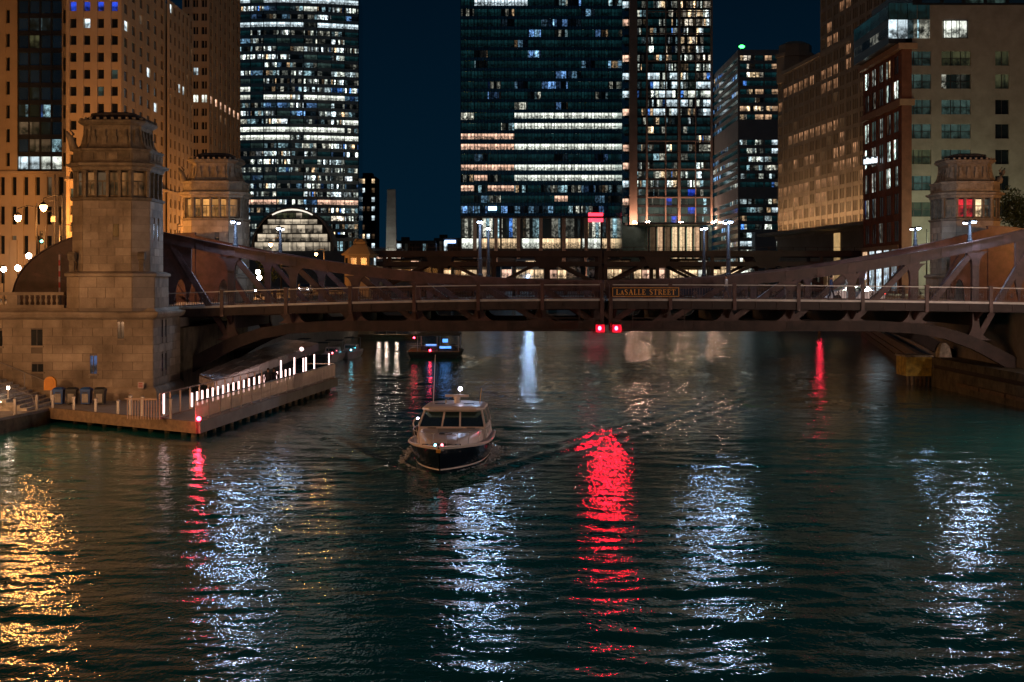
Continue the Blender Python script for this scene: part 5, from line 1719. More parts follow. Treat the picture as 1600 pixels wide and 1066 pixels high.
# light posts beside the steps
for k, (x, z) in enumerate(((-30.6, 1.4), (-32.2, 2.1))):
    t = thing('step_lamp', 'slim lit post on the riverwalk steps, %s one' % ('lower' if k == 0 else 'upper'), 'lamp', (x, 86.4, z), 'lit posts on the steps')
    MB().box(x - 0.05, x + 0.05, 86.35, 86.45, z, z + 0.75).part('post', 'steel', t)
    MB().box(x - 0.06, x + 0.06, 86.34, 86.46, z + 0.751, z + 0.95).part('lens', 'step_light', t)

def bin_thing(x, y, col, label):
    t = thing('waste_bin', label, 'bin', (x, y, 0.9), 'bins by the stone wall')
    w, d, h = 0.62, 0.6, 1.08
    MB().loft([[(x - a, y - b, z), (x + a, y - b, z), (x + a, y + b, z), (x - a, y + b, z)] for z, a, b in ((0.95, w / 2 - .04, d / 2 - .04), (1.75, w / 2, d / 2))]).part('body', col, t)
    MB().loft([[(x - a, y - b, z), (x + a, y - b, z), (x + a, y + b, z), (x - a, y + b, z)] for z, a, b in ((1.752, w / 2 + .03, d / 2 + .03), (1.88, w / 2 + .03, d / 2 + .03), (2.0, w / 2 - .12, d / 2 - .12))]).part('lid', col, t)
    MB().box(x - 0.2, x + 0.2, y - d / 2 - 0.03, y - d / 2 - 0.005, 1.05, 1.6).part('front_panel', 'bin_front', t)
    MB().box(x - 0.14, x + 0.14, y - d / 2 - 0.045, y - d / 2 - 0.031, 1.63, 1.7).part('slot', 'black', t)
for u, col, lb in ((92.5, 'bin_blue', 'blue recycling bin nearest the orange box by the stone wall'), (113, 'bin_dark', 'dark waste bin between the two blue bins'),
                   (135, 'bin_blue', 'blue recycling bin between the two dark bins'), (157, 'bin_dark', 'dark waste bin at the right end of the row of bins')):
    bin_thing(ax(u, 90.2), 90.2, col, lb)

t = thing('life_ring_box', 'orange rounded life ring cabinet beside the bins', 'cabinet', (ax(79, 91), 91, 0.9))
x = ax(79, 91)
MB().box(x - 0.05, x + 0.05, 91.1, 91.2, 0.9, 1.9).part('post', 'steel', t)
pl = [(x - 0.38, 1.75), (x + 0.38, 1.75)] + [(x + 0.38 * math.cos(a * math.pi / 10), 2.25 + 0.38 * math.sin(a * math.pi / 10)) for a in range(0, 11)]
MB().plate(pl, 90.85, 91.09).part('cabinet', 'orange_box', t)
MB().plate([(x + 0.27 * math.cos(a * math.pi / 8), 2.22 + 0.27 * math.sin(a * math.pi / 8)) for a in range(16)], 90.82, 90.849).part('door', 'orange_box', t)
t = thing('wall_notice', 'small pale notice on the stone wall right of the bins', 'sign', (ax(220, 93.3), 93.1, az(607, 93.1)))
MB().box(ax(215.5, 93.1), ax(224.5, 93.1), 93.06, 93.1, az(607, 93.1), az(597, 93.1)).part('panel', 'sign_pale', t)
for k in range(3):
    MB().box(ax(217, 93.1), ax(223, 93.1), 93.04, 93.058, az(600 + k * 2.4, 93.1), az(599 + k * 2.4, 93.1)).part('text_line', 'red_plastic', t)

# steel posts along the dock edge
def dock_post(x, y, h, label):
    t = thing('dock_post', label, 'post', (x, y, 0.9), 'steel posts along the dock edge')
    MB().box(x - 0.07, x + 0.07, y - 0.07, y + 0.07, 0.45, 0.9 + h).part('post', 'steel', t)
    MB().loft([[(x - a, y - a, z), (x + a, y - a, z), (x + a, y + a, z), (x - a, y + a, z)] for z, a in ((0.9 + h, 0.09), (0.95 + h, 0.09), (1.02 + h, 0.02))]).part('cap', 'steel', t)
ordn = ['first', 'second', 'third', 'fourth', 'fifth', 'sixth', 'seventh']
for k, u in enumerate((79, 112, 146, 181, 200, 219, 263)):
    tt = (u - 78) / (310 - 78)
    y = 87.5 - 8.7 * tt
    # the point of the dock edge seen at column u
    lo, hi = 0.0, 1.0
    for _ in range(30):
        mid = (lo + hi) / 2
        xx, yy = -28.4 + 11.0 * mid, 87.5 - 8.7 * mid
        if U0 + xx / yy * FPX < u: lo = mid
        else: hi = mid
    xx, yy = -28.4 + 11.0 * lo + 0.1, 87.5 - 8.7 * lo + 0.15
    dock_post(xx, yy, 0.75 if k in (0, 1, 2, 3) else 1.1, 'steel post on the dock edge, %s from the steps' % ordn[k])
# quay edge rail posts on the left wall
for k in range(5):
    tt = 0.55 + 0.1 * k
    dock_post(-32 + 3.6 * tt - 0.2, 60 + 27.5 * tt, 0.85, 'steel post on the angled quay wall below the steps, %s from the left' % ordn[k])

def edge_pt(t, inset):
    """point on the long dock edge C-D, moved inland by inset"""
    d = Vector((3.2, 36.2, 0)).normalized(); n = Vector((-d.y, d.x, 0))
    return Vector((-17.4, 78.8, 0)) + d * (t * 36.34) + n * inset
def dock_railing():
    t = thing('dock_railing', 'pale picket railing along the river edge of the dock', 'railing', (-16, 97, 0.9))
    N = 16
    for k in range(N + 1):
        p = edge_pt(k / N, 0.12)
        MB().box(p.x - 0.04, p.x + 0.04, p.y - 0.04, p.y + 0.04, 0.93, 2.02).part('post', 'steel', t)
        if k < N:
            q = edge_pt((k + 1) / N, 0.12)
            MB().beam((p.x, p.y, 2.05), (q.x, q.y, 2.05), 0.09, 0.06).part('top_rail', 'steel', t)
            MB().beam((p.x, p.y, 1.05), (q.x, q.y, 1.05), 0.05, 0.05).part('bottom_rail', 'steel', t)
            pk = MB()
            for j in range(1, 15):
                r = p.lerp(q, j / 15)
                pk.box(r.x - 0.012, r.x + 0.012, r.y - 0.03, r.y + 0.03, 1.075, 2.02)
            pk.part('picket_panel', 'steel', t)
    for a, b in ((edge_pt(0, 0.12), edge_pt(0, 2.2)), (edge_pt(1, 0.12), edge_pt(1, 2.4))):
        MB().beam((a.x, a.y, 2.05), (b.x, b.y, 2.05), 0.09, 0.06).part('top_rail', 'steel', t) if a.y > 100 else None
dock_railing()
def ramp_rail():
    t = thing('ramp_railing', 'inner ramp railing behind the row of glowing posts on the dock', 'railing', (-18.5, 95, 0.9))
    for k in range(13):
        p = edge_pt(0.03 + 0.05 * k, 2.55)
        MB().box(p.x - 0.04, p.x + 0.04, p.y - 0.04, p.y + 0.04, 0.9, 2.35).part('post', 'bronze', t)
        if k < 12:
            q = edge_pt(0.03 + 0.05 * (k + 1), 2.55)
            MB().beam((p.x, p.y, 2.36), (q.x, q.y, 2.36), 0.08, 0.06).part('top_rail', 'bronze', t)
            MB().beam((p.x, p.y, 1.0), (q.x, q.y, 1.0), 0.06, 0.1).part('bottom_rail', 'bronze', t)
    # short gate panel in front
    a = edge_pt(0.02, 2.6); b = a + Vector((-1.9, 0.4, 0))
    MB().beam((a.x, a.y, 2.1), (b.x, b.y, 2.1), 0.06, 0.06).part('gate_rail', 'bronze', t)
    g = MB()
    for k in range(12):
        r = a.lerp(b, k / 12); g.box(r.x - 0.02, r.x + 0.02, r.y - 0.02, r.y + 0.02, 0.95, 2.08)
    g.part('gate_bars', 'bronze', t)
ramp_rail()
# glowing posts
gp_list = []
def glow_post(x, y, z0, h, label, grp='glowing posts on the dock'):
    t = thing('glowing_post', label, 'lamp', (x, y, z0), grp)
    MB().box(x - 0.045, x + 0.045, y - 0.045, y + 0.045, z0, z0 + 0.15).part('base', 'steel', t)
    MB().box(x - 0.045, x + 0.045, y - 0.045, y + 0.045, z0 + 0.151, z0 + h).part('tube', 'tube', t)
nums = ['first', 'second', 'third', 'fourth', 'fifth', 'sixth', 'seventh', 'eighth', 'ninth', 'tenth', 'eleventh', 'twelfth', 'thirteenth', 'fourteenth', 'fifteenth', 'sixteenth', 'seventeenth', 'eighteenth', 'nineteenth', 'twentieth', 'twenty-first']
def col_t(u, inset):
    lo, hi = 0.0, 1.2
    for _ in range(40):
        mid = (lo + hi) / 2; p = edge_pt(mid, inset)
        if U0 + p.x / p.y * FPX < u: lo = mid
        else: hi = mid
    return lo
cols_u = [300 + 8.1 * k for k in range(15)] + [426.5 + 6.6 * k for k in range(6)]
for k, u in enumerate(cols_u):
    p = edge_pt(col_t(u, 2.3), 2.3)
    glow_post(p.x, p.y, 1.05, 0.98, 'short glowing post in the row on the dock, %s from the near end' % nums[k])
for k, (u, h) in enumerate(((439, 1.5), (460, 1.5), (474, 1.3), (478, 1.3), (491, 1.4), (514, 1.2))):
    p = edge_pt(col_t(u, 1.6), 1.6)
    glow_post(p.x, p.y, 1.45, h, 'taller glowing post near the far end of the dock, %s from the left' % nums[k], 'taller glowing posts')
p = at(252, 650, 81.6)
glow_post(p[0] , 82.2, 0.9, 1.35, 'glowing post standing alone at the near corner of the dock', 'corner light')
# red marker lamp on the dock corner
t = thing('marker_lamp', 'small red marker lamp at the dock corner beside the railing', 'lamp', (-17.3, 78.6, 0.9))
MB().ball((-17.3, 78.55, 1.12), 0.13, 10, 6).part('lens', 'red_small', t, True)
bulb(t, (-17.28, 78.25, 1.12), *BULB['red_small'], 0.12)
MB().lathe((-17.3, 78.55, 0.9), [(0.12, 0.03), (0.12, 0.1)], 10).part('base', 'black', t)

# scaled metal canopy under the bridge
def canopy():
    t = thing('riverwalk_canopy', 'long low canopy of scaled metal sheets running under the bridge', 'canopy', (-20.5, 105, 0.9))
    A0, B0 = Vector((-21.3, 97.0, 0)), Vector((-19.9, 95.2, 0))
    A1, B1 = Vector((-20.4, 128, 0)), Vector((-17.4, 128, 0))
    n = 11
    for i in range(n):
        for j in range(3):
            def P(s, q, dz=0):
                a = A0.lerp(A1, s); b = B0.lerp(B1, s); p = a.lerp(b, q)
                return (p.x, p.y, 2.4 + 1.1 * s - 0.35 * q + dz)
            s0, s1, q0, q1 = i / n, (i + 1) / n - 0.004, j / 3, (j + 1) / 3 - 0.008
            mb = MB(); h = 0.03 * ((i + j) % 2)
            mb.add([P(s0, q0, h - .06), P(s0, q1, h - .06), P(s1, q1, h - .06), P(s1, q0, h - .06), P(s0, q0, h), P(s0, q1, h), P(s1, q1, h + .02), P(s1, q0, h + .02)],
                   [(0, 3, 2, 1), (4, 5, 6, 7), (0, 1, 5, 4), (1, 2, 6, 5), (2, 3, 7, 6), (3, 0, 4, 7)])
            mb.part('metal_sheet', 'steel_scale', t)
    for i in range(n):
        p, q = B0.lerp(B1, i / n), B0.lerp(B1, (i + 0.97) / n)
        za, zb = 1.99 + 1.1 * i / n, 1.99 + 1.1 * (i + 0.97) / n
        MB().add([(p.x, p.y, za - .6), (q.x, q.y, zb - .6), (q.x, q.y, zb), (p.x, p.y, za), (p.x - .08, p.y, za - .6), (q.x - .08, q.y, zb - .6), (q.x - .08, q.y, zb), (p.x - .08, p.y, za)],
                 [(0, 1, 2, 3), (7, 6, 5, 4), (0, 3, 7, 4), (1, 5, 6, 2), (3, 2, 6, 7), (0, 4, 5, 1)]).part('fascia_panel', 'steel', t)
    MB().beam((A0.x, A0.y - .02, 2.05), (B0.x, B0.y - .02, 1.75), 0.08, 0.45).part('end_fascia', 'steel_scale', t)
    for i in range(7):
        p = B0.lerp(B1, (i + 0.5) / 7)
        MB().box(p.x - 0.5, p.x - 0.4, p.y - 0.05, p.y + 0.05, 0.9, 1.55 + 1.1 * (i + .5) / 7).part('post', 'steel_dark', t)
    MB().ball((-17.9, 121, 2.95), 0.18, 8, 6).part('lamp', 'tube', t, True)
canopy()

# ================================================================ STREET LAMPS ON THE BANKS
def bank_lamp(x, y, z, m, label, arm=1.6, ax_=1, r=0.30, grp='tall lamps along the banks', k=1.0):
    t = thing('street_lamp', label, 'street lamp', (x - ax_ * arm, y, GZ), grp)
    px = x - ax_ * arm
    MB().lathe((px, y, GZ), [(0.2, 0), (0.2, 0.5), (0.12, 0.6), (0.08, z - GZ - 0.2), (0.05, z - GZ + 1.2)], 8).part('pole', 'pole_brown', t)
    MB().tube([(px, y, z + 0.9), (px + ax_ * arm * .5, y, z + 1.0), (x, y, z + 0.75), (x, y, z + 0.4)], 0.045, 6).part('arm', 'pole_brown', t)
    MB().lathe((x, y, z), [(0.06, 0.45), (r * 0.8, 0.30), (r, 0.2), (r, 0.16)], 12).part('hood', 'pole_brown', t)
    MB().lathe((x, y, z), [(0.02, -r * 1.15), (r * 0.45, -r), (r * 0.8, -r * 0.5), (r * 0.93, 0.0), (r * 0.9, 0.155)], 12).part('lens', m, t, True)
    bulb(t, (x, y, z - r * 1.15 - 0.32), BULB[m][0] * k * (0.35 if m == 'bank_lamp' else 1.0), BULB[m][1], 0.28)
# the two seen at the far left, and the row they belong to
x, y, z = at(28, 340, 120); bank_lamp(x, y, z, 'sodium', 'teardrop street lamp at the far left, lower of the two', ax_=-1, k=0.42)
x, y, z = at(68, 324, 118); bank_lamp(x, y, z, 'sodium', 'teardrop street lamp at the far left, higher of the two', ax_=-1, k=0.42)
for k, yy in enumerate((22, 48, 72)):
    bank_lamp(-39.5 - 0.03 * yy, yy, 14.2, 'sodium', 'sodium street lamp on the left bank, %s from the camera' % nums[k], ax_=1)
for k, yy in enumerate((140, 158)):
    bank_lamp(-31.3 + 0.2 * k, yy, 13.2, 'sodium', 'sodium street lamp hidden behind the amber bridge house, %s' % ('nearer' if k == 0 else 'farther'), ax_=1)
bank_lamp(-39.0, 127.5, 12.8, 'sodium', 'added sodium lamp out of sight, brightening the orange-lit stone block', ax_=1, k=1.5)  # added behind the near house to brighten the left street
bank_lamp(-33.6, 114, 13.0, 'sodium', 'added sodium lamp hidden behind the nearest bridge house, warming the amber one', ax_=1)  # unseen lamp added to put orange light on the second house
x, y, z = at(423, 382, 214); bank_lamp(x, y, z, 'sodium', 'sodium street lamp left of the arched hall', ax_=-1)
x, y, z = at(494, 397, 285); bank_lamp(x, y, z, 'sodium', 'farthest sodium street lamp before the small orange bridge house', ax_=-1)
for k, yy in enumerate((36, 64, 88)):
    bank_lamp(47.0, yy, 14.0, 'bank_lamp', 'pale street lamp on the right bank, %s from the camera' % nums[k], ax_=-1)
bank_lamp(50.5, 165, 15, 'sodium', 'sodium street lamp in front of the brick block', ax_=1)
bank_lamp(48.0, 110, 13.5, 'sodium', 'added sodium lamp beyond the right edge of the picture, warming the right bridge house', ax_=-1, k=1.1)  # added outside the view for warm light on the right house
bank_lamp(ax(826, 416), 416, 10.6, 'led', 'white street lamp on the far bank in line with the tall finned tower', ax_=1, k=2.6)
bank_lamp(62.0, 184, 14.5, 'halide', 'added greenish lamp hidden behind the right bridge house, lighting the concrete front', ax_=1)  # unseen lamp added to light the concrete front
bank_lamp(57.0, 190, 14.5, 'halide', 'added greenish lamp at the brick corner, hidden behind the right bridge house', ax_=1)  # second unseen lamp added for the same front
for k, (lx, ly) in enumerate(((-35.5, 42), (-33.5, 57), (-32.2, 70))):  # lamps added out of view to brighten the cruiser
    riverside = thing('riverside_fill_lamp', 'added warm lamp out of view on the near left riverwalk, lighting the cruiser, %s from the camera' % nums[k], 'street lamp', (lx, ly, 0.9), 'added riverside fill lamps')
    MB().lathe((lx, ly, 0.9), [(0.16, 0), (0.16, 0.4), (0.07, 0.5), (0.06, 5.2)], 8).part('pole', 'pole_brown', riverside)
    MB().ball((lx, ly, 6.4), 0.38, 12, 8).part('globe', 'sodium_fill', riverside, True)
    bulb(riverside, (lx + 0.75, ly, 6.4), *BULB['sodium_fill'], 0.3)
for k, ly in enumerate((44, 60, 74)):  # right-hand set, also unseen and added for light on the boat
    riverside = thing('riverside_fill_lamp', 'added pale lamp out of view on the near right dock, lighting the cruiser, %s from the camera' % nums[k], 'street lamp', (38, ly, 2.4), 'added riverside fill lamps')
    MB().lathe((38, ly, 2.4), [(0.16, 0), (0.16, 0.4), (0.07, 0.5), (0.06, 5.2)], 8).part('pole', 'pole_brown', riverside)
    MB().ball((38, ly, 7.9), 0.34, 12, 8).part('globe', 'bank_lamp', riverside, True)
    bulb(riverside, (37.3, ly, 7.9), *BULB['bank_lamp'], 0.3)

# ornamental globe lamps between the left towers
for k, (u, v, y) in enumerate(((405, 434, 150), (403, 425, 158), (28, 419, 128), (6, 421, 138), (45, 400, 132))):
    x, y, z = at(u, v, y)
    t = thing('globe_lamp', ['twin globe lamp left, behind the left truss', 'globe lamp higher up behind the left truss', 'globe lamp in front of the orange-lit stone block', 'dim globe lamp at the very left edge', 'globe lamp under the traffic signal'][k], 'street lamp', (x, y, GZ), 'globe lamps')
    MB().lathe((x, y, GZ), [(0.14, 0), (0.14, 0.3), (0.06, 0.4), (0.05, max(0.5, z - GZ - 0.25))], 8).part('pole', 'pole_brown', t)
    MB().ball((x, y, z), 0.26, 12, 8).part('globe', 'globe', t, True)

# traffic signal and wooden pole on the left street
x, y, z = at(66, 377, 119)
t = thing('traffic_signal', 'traffic signal showing a cyan-green light on the left street', 'signal', (x, y, GZ))
MB().tube([(x + 0.25, y, GZ), (x + 0.25, y, z + 1.2)], 0.07, 8).part('pole', 'pole_brown', t)
MB().box(x - 0.17, x + 0.17, y - 0.16, y + 0.12, z - 0.25, z + 0.85).part('housing', 'black', t)
for k, m in enumerate(('cyan_lamp', 'black', 'black')):
    MB().ball((x, y - 0.17, z + k * 0.34 - 0.02), 0.12, 10, 6, (1, 0.3, 1)).part('lens', m, t, True)
x, y, z = at(86, 300, 121)
t = thing('utility_pole', 'tall utility pole with a pale box left of the nearest bridge house', 'pole', (x, y, GZ))
MB().tube([(x, y, GZ), (x, y, z + 1.5)], [0.11, 0.07], 8).part('pole', 'pole_brown', t)
MB().box(x - 0.3, x + 0.1, y - 0.2, y - 0.08, az(347, 121), az(338, 121)).part('box', 'bin_front', t)
for v in (313, 330): MB().tube([(x - 1.2, y, az(v, 121)), (x + 0.3, y, az(v, 121))], 0.03, 6).part('crossarm', 'pole_brown', t)
x, y, z = at(93, 395, 103.4)
t = thing('gate_arm', 'upright red and white barrier arm beside the curved bridge tail', 'barrier', (x, 103.4, GZ))
for k in range(7):
    z0 = GZ + 0.9 + k * 0.4
    MB().box(x - 0.05, x + 0.05, 103.35, 103.45, z0, z0 + 0.399).part('stripe', 'red_plastic' if k % 2 else 'sign_pale', t)
MB().box(x - 0.1, x + 0.1, 103.3, 103.5, GZ, GZ + 0.899).part('stand', 'steel_dark', t)

# ================================================================ CABIN CRUISER
def cruiser():
    LB = 10.4
    t = thing('cabin_cruiser', 'white cabin cruiser with dark navy hull coming towards the camera', 'boat', (-3.0, 68.6, 0))
    ROOTLOC[t.name] = (0, 0, 0)
    # local frame: bow at -y
    def hb(q):      # half beam at the sheer; q = 0 stern, 1 bow
        return 1.92 * (1 - max(0, (q - 0.42) / 0.58) ** 2.3) * (0.93 + 0.07 * min(1, q / 0.3)) + 0.03
    def sh(q): return 0.98 + 0.36 * q ** 2
    def yq(q): return LB / 2 - q * LB
    n = 22
    def ring(q, f):
        """f: 0 keel .. 1 sheer"""
        b = hb(q); fl = 1 - 0.42 * q ** 1.5 * (1 - f) - 0.12 * (1 - f)
        x = b * fl * (1 if f > 0.25 else (f / 0.25) ** 0.6)
        z = -0.45 + (sh(q) + 0.45) * f
        y = yq(q) + (0.9 * q ** 6) * (1 - f)
        return x, y, z
    rows = [0, 0.12, 0.25, 0.45, 0.65, 0.82, 0.92]
    def shell(fr):
        mb = MB(); qs = [i / n for i in range(n + 1)]
        for q0, q1 in zip(qs, qs[1:]):
            for f0, f1 in zip(fr, fr[1:]):
                for s in (1, -1):
                    p = [ring(q0, f0), ring(q1, f0), ring(q1, f1), ring(q0, f1)]
                    p = [(s * a, b, c) for a, b, c in p]
                    if s < 0: p = p[::-1]
                    mb.add(p, [(0, 1, 2, 3)])
        # transom
        tr = [ring(0, f) for f in fr]
        for (a, b) in zip(tr, tr[1:]):
            mb.add([(-a[0], a[1], a[2]), (a[0], a[1], a[2]), (b[0], b[1], b[2]), (-b[0], b[1], b[2])], [(0, 1, 2, 3)])
        return mb
    hull = shell(rows).part('hull', 'hull_navy', t, True)
    shell([0.92, 0.955, 1.0]).part('sheer_band', 'gelcoat', t, True)
    # boot stripe at the waterline
    bs_ = MB(); qs = [i / n for i in range(n + 1)]
    for q0, q1 in zip(qs, qs[1:]):
        for s in (1, -1):
            p = []
            for q, f in ((q0, 0.36), (q1, 0.36), (q1, 0.40), (q0, 0.40)):
                x, y, z = ring(q, f); p.append((s * (x + 0.012), y - 0.012 * q, z))
            if s < 0: p = p[::-1]
            bs_.add(p, [(0, 1, 2, 3)])
    bs_.part('boot_stripe', 'gelcoat', t, True)
    # rub rail
    rr_ = MB()
    for s in (1, -1):
        rr_.tube([(s * (hb(q) + 0.02), yq(q) - (0.02 if q == 1 else 0), sh(q) - 0.02) for q in [i / 24 for i in range(25)]], 0.055, 6)
    rr_.part('rub_rail', 'gelcoat', t, True)
    # deck
    dk_ = MB()
    for q0, q1 in zip(qs, qs[1:]):
        dk_.add([(-hb(q0), yq(q0), sh(q0) - .02), (hb(q0), yq(q0), sh(q0) - .02), (hb(q1), yq(q1), sh(q1) - .02), (-hb(q1), yq(q1), sh(q1) - .02)], [(3, 2, 1, 0)])
    dk_.part('deck', 'deck_nonskid', t)
    # raised foredeck trunk
    def trunk(q, e):
        return max(0.02, hb(q) * 0.80 - e)
    tk = MB(); qq = [0.30 + 0.58 * i / 12 for i in range(13)]
    tz = lambda q: sh(q) + 0.50 * math.sqrt(max(0, 1 - ((q - 0.30) / 0.585) ** 2.4)) 
    for q0, q1 in zip(qq, qq[1:]):
        r0 = [(-trunk(q0, 0), yq(q0), sh(q0) - .03), (-trunk(q0, .10), yq(q0), tz(q0) - .06), (-trunk(q0, .30), yq(q0), tz(q0)), (trunk(q0, .30), yq(q0), tz(q0)), (trunk(q0, .10), yq(q0), tz(q0) - .06), (trunk(q0, 0), yq(q0), sh(q0) - .03)]
        r1 = [(-trunk(q1, 0), yq(q1), sh(q1) - .03), (-trunk(q1, .10), yq(q1), tz(q1) - .06), (-trunk(q1, .30), yq(q1), tz(q1)), (trunk(q1, .30), yq(q1), tz(q1)), (trunk(q1, .10), yq(q1), tz(q1) - .06), (trunk(q1, 0), yq(q1), sh(q1) - .03)]
        tk.add(r0 + r1, [(i, i + 1, i + 7, i + 6) for i in range(5)])
    tk.part('foredeck_trunk', 'gelcoat', t, True)
    # recessed sunpad, hatch and vents
    q = 0.56
    MB().add([(-0.62, yq(.45), tz(.45) + .012), (0.62, yq(.45), tz(.45) + .012), (0.42, yq(.66), tz(.66) + .012), (-0.42, yq(.66), tz(.66) + .012)], [(3, 2, 1, 0)]).part('sunpad', 'edge_metal', t)
    MB().box(-0.30, 0.30, yq(0.70), yq(0.66), tz(0.68) + .0, tz(0.68) + .05).part('hatch', 'black', t)
    for s in (-1, 1):
        MB().box(s * 0.95 - 0.2, s * 0.95 + 0.2, yq(0.43), yq(0.415), tz(0.42) - .03, tz(0.42) + .03).part('vent', 'black', t)
        MB().box(s * 0.75 - 0.13, s * 0.75 + 0.13, yq(0.885), yq(0.865), sh(0.875), sh(0.875) + .05).part('deck_cleat', 'black', t)
    # cabin: pillars, windscreen panes, side glass, hardtop
    ZB, ZT = 1.60, 2.30
    yb, yt = yq(0.40), yq(0.33)               # foot and head of the windscreen
    ysb = yq(0.03)
    wb, wt = 1.62, 1.42
    cab = MB()
    cab.add([(-1.72, yq(0.42), sh(.4)), (1.72, yq(0.42), sh(.4)), (1.72, ysb, sh(.1)), (-1.72, ysb, sh(.1)),
             (-wb, yb, ZB), (wb, yb, ZB), (wb, ysb, ZB), (-wb, ysb, ZB)],
            [(4, 5, 6, 7), (0, 1, 5, 4), (1, 2, 6, 5), (2, 3, 7, 6), (3, 0, 4, 7)])
    cab.part('cabin_side', 'gelcoat', t)
    MB().box(-1.3, 1.3, yq(0.34), ysb - 0.3, 1.601, 1.63).part('dash', 'black', t)
    fx = [(-wb + .06, -0.52), (-0.44, 0.36), (0.44, wb - .06)]
    for a, b in fx:
        ta, tb = a * wt / wb, b * wt / wb
        MB().add([(a, yb - .03, ZB), (b, yb - .03, ZB), (tb, yt - .03, ZT), (ta, yt - .03, ZT), (a, yb + .01, ZB), (b, yb + .01, ZB), (tb, yt + .01, ZT), (ta, yt + .01, ZT)],
                 [(0, 1, 2, 3), (7, 6, 5, 4), (0, 4, 5, 1), (3, 2, 6, 7)]).part('windscreen_pane', 'glass_dark', t)
    for a in (-wb, -0.48, 0.40, wb):
        MB().beam((a, yb, ZB), (a * wt / wb, yt, ZT), 0.085, 0.085).part('window_pillar', 'gelcoat', t)
    for s in (-1, 1):
        for k in range(2):
            y0 = yt + 0.15 + k * 1.5; y1 = y0 + 1.35
            o_ = 0.22 if k == 0 else 0
            MB().add([(s * wb, y0 - .3 * (k == 0), ZB + .05), (s * wb, y1, ZB + .05), (s * wt, y1, ZT), (s * wt, y0 + o_, ZT), (s * (wb - .05), y0, ZB + .05), (s * (wb - .05), y1, ZB + .05), (s * (wt - .05), y1, ZT), (s * (wt - .05), y0 + o_, ZT)],
                     [(0, 1, 2, 3), (7, 6, 5, 4), (1, 5, 6, 2), (0, 3, 7, 4)]).part('side_window', 'glass_dark', t)
            MB().beam((s * wb, y1 + .07, ZB), (s * wt, y1 + .07, ZT), 0.09, 0.12).part('window_pillar', 'gelcoat', t)
    ht = MB()
    hr_ = []
    for z, e in ((ZT - .02, -0.02), (ZT + .08, 0.12), (ZT + .16, 0.10), (ZT + .24, -0.06), (ZT + .29, -0.5)):
        a = wt + e; y0, y1 = yt - 0.28 - e * .6, ysb - 0.2 + e * .3
        c = 0.35
        hr_.append([(-a + c, y0, z), (a - c, y0, z), (a, y0 + c, z), (a, y1 - c, z), (a - c, y1, z), (-a + c, y1, z), (-a, y1 - c, z), (-a, y0 + c, z)])
    ht.loft(hr_).part('hardtop', 'gelcoat', t)
    for s in (-1, 1):
        MB().box(s * 0.72 - 0.25, s * 0.72 + 0.25, yt + 0.6, yt + 0.85, ZT + .285, ZT + .31).part('roof_vent', 'black', t)
    # radar, horn lights, masthead lamp
    ry = yt + 1.5
    MB().lathe((0.05, ry, ZT + .27), [(0.16, 0), (0.13, 0.2), (0.17, 0.22), (0.17, 0.30)], 10).part('radar_pedestal', 'gelcoat', t)
    MB().box(-0.55, 0.65, ry - 0.07, ry + 0.07, ZT + .571, ZT + .69).part('radar_bar', 'gelcoat', t)
    MB().tube([(0.2, ry + .2, ZT + .28), (0.2, ry + .2, ZT + .86)], 0.02, 6).part('lamp_stem', 'chrome', t)
    MB().ball((0.2, ry + .2, ZT + .96), 0.10, 10, 8).part('masthead_lamp', 'masthead', t, True)
    MB().tube([(-1.15, ry, ZT + .25), (-1.05, ry, ZT + 2.7)], [0.022, 0.012], 6).part('antenna', 'gelcoat', t)
    MB().tube([(1.2, ry, ZT + .2), (1.28, ry + .1, ZT + 1.0)], [0.02, 0.01], 6).part('antenna', 'gold', t)
    MB().tube([(-0.5, ry, ZT + .25), (-0.5, ry, ZT + .45)], 0.05, 6).part('horn', 'chrome', t)
    # bow rail
    rl = MB()
    for s in (1, -1):
        pts = [(s * (hb(q) * 0.93 - 0.03), yq(q) + 0.1, sh(q) + 0.55) for q in (0.28, 0.4, 0.5, 0.6, 0.7, 0.8, 0.87, 0.93, 0.965)]
        rl.tube(pts, 0.017, 5)
    rl.part('bow_rail', 'edge_metal', t)
    for s in (1, -1):
        for q in (0.28, 0.4, 0.52, 0.65, 0.78, 0.88, 0.955):
            MB().tube([(s * (hb(q) * 0.86), yq(q) + 0.02, sh(q)), (s * (hb(q) * 0.93 - .03), yq(q) + 0.1, sh(q) + 0.55)], 0.013, 5).part('stanchion', 'edge_metal', t)
    # running lights on the bow, side lamp, life ring, anchor
    MB().ball((-0.16, yq(0.985) - .05, sh(1) + .06), 0.055, 8, 6).part('bow_light', 'bow_cyan', t, True)
    MB().ball((0.14, yq(0.985) - .05, sh(1) + .06), 0.06, 8, 6).part('bow_light', 'bow_red', t, True)
    MB().ball((-1.72, yq(0.36), 1.95), 0.05, 8, 6).part('side_light', 'masthead', t, True)
    MB().box(-0.09, 0.09, yq(1) - .22, yq(1) + .1, sh(1) - .26, sh(1) - .12).part('anchor', 'gold', t)
    lr = MB(); cx_, cy_, cz_ = -1.85, yq(0.22), 1.55
    lr.tube([(cx_ - 0.02, cy_ + 0.0, cz_)] * 1 + [(cx_ + 0.28 * math.cos(a), cy_ + .02 * math.sin(a), cz_ + 0.28 * math.sin(a)) for a in [2 * math.pi * k / 14 for k in range(15)]][1:], 0.04, 6)
    lr.part('life_ring', 'gelcoat', t, True)
    MB().lathe((-1.95, yq(0.26), 0), [(0.14, 0.92), (0.16, 1.0), (0.16, 1.3), (0.1, 1.4)], 8).part('fender', 'black', t, True)
    MB().box(-1.75, 1.75, yq(0) - 0.02, yq(0) + 0.75, 0.15, 0.27).part('swim_platform', 'gelcoat', t)
    t.rotation_euler = (0, 0, R(-3.0))
    return t
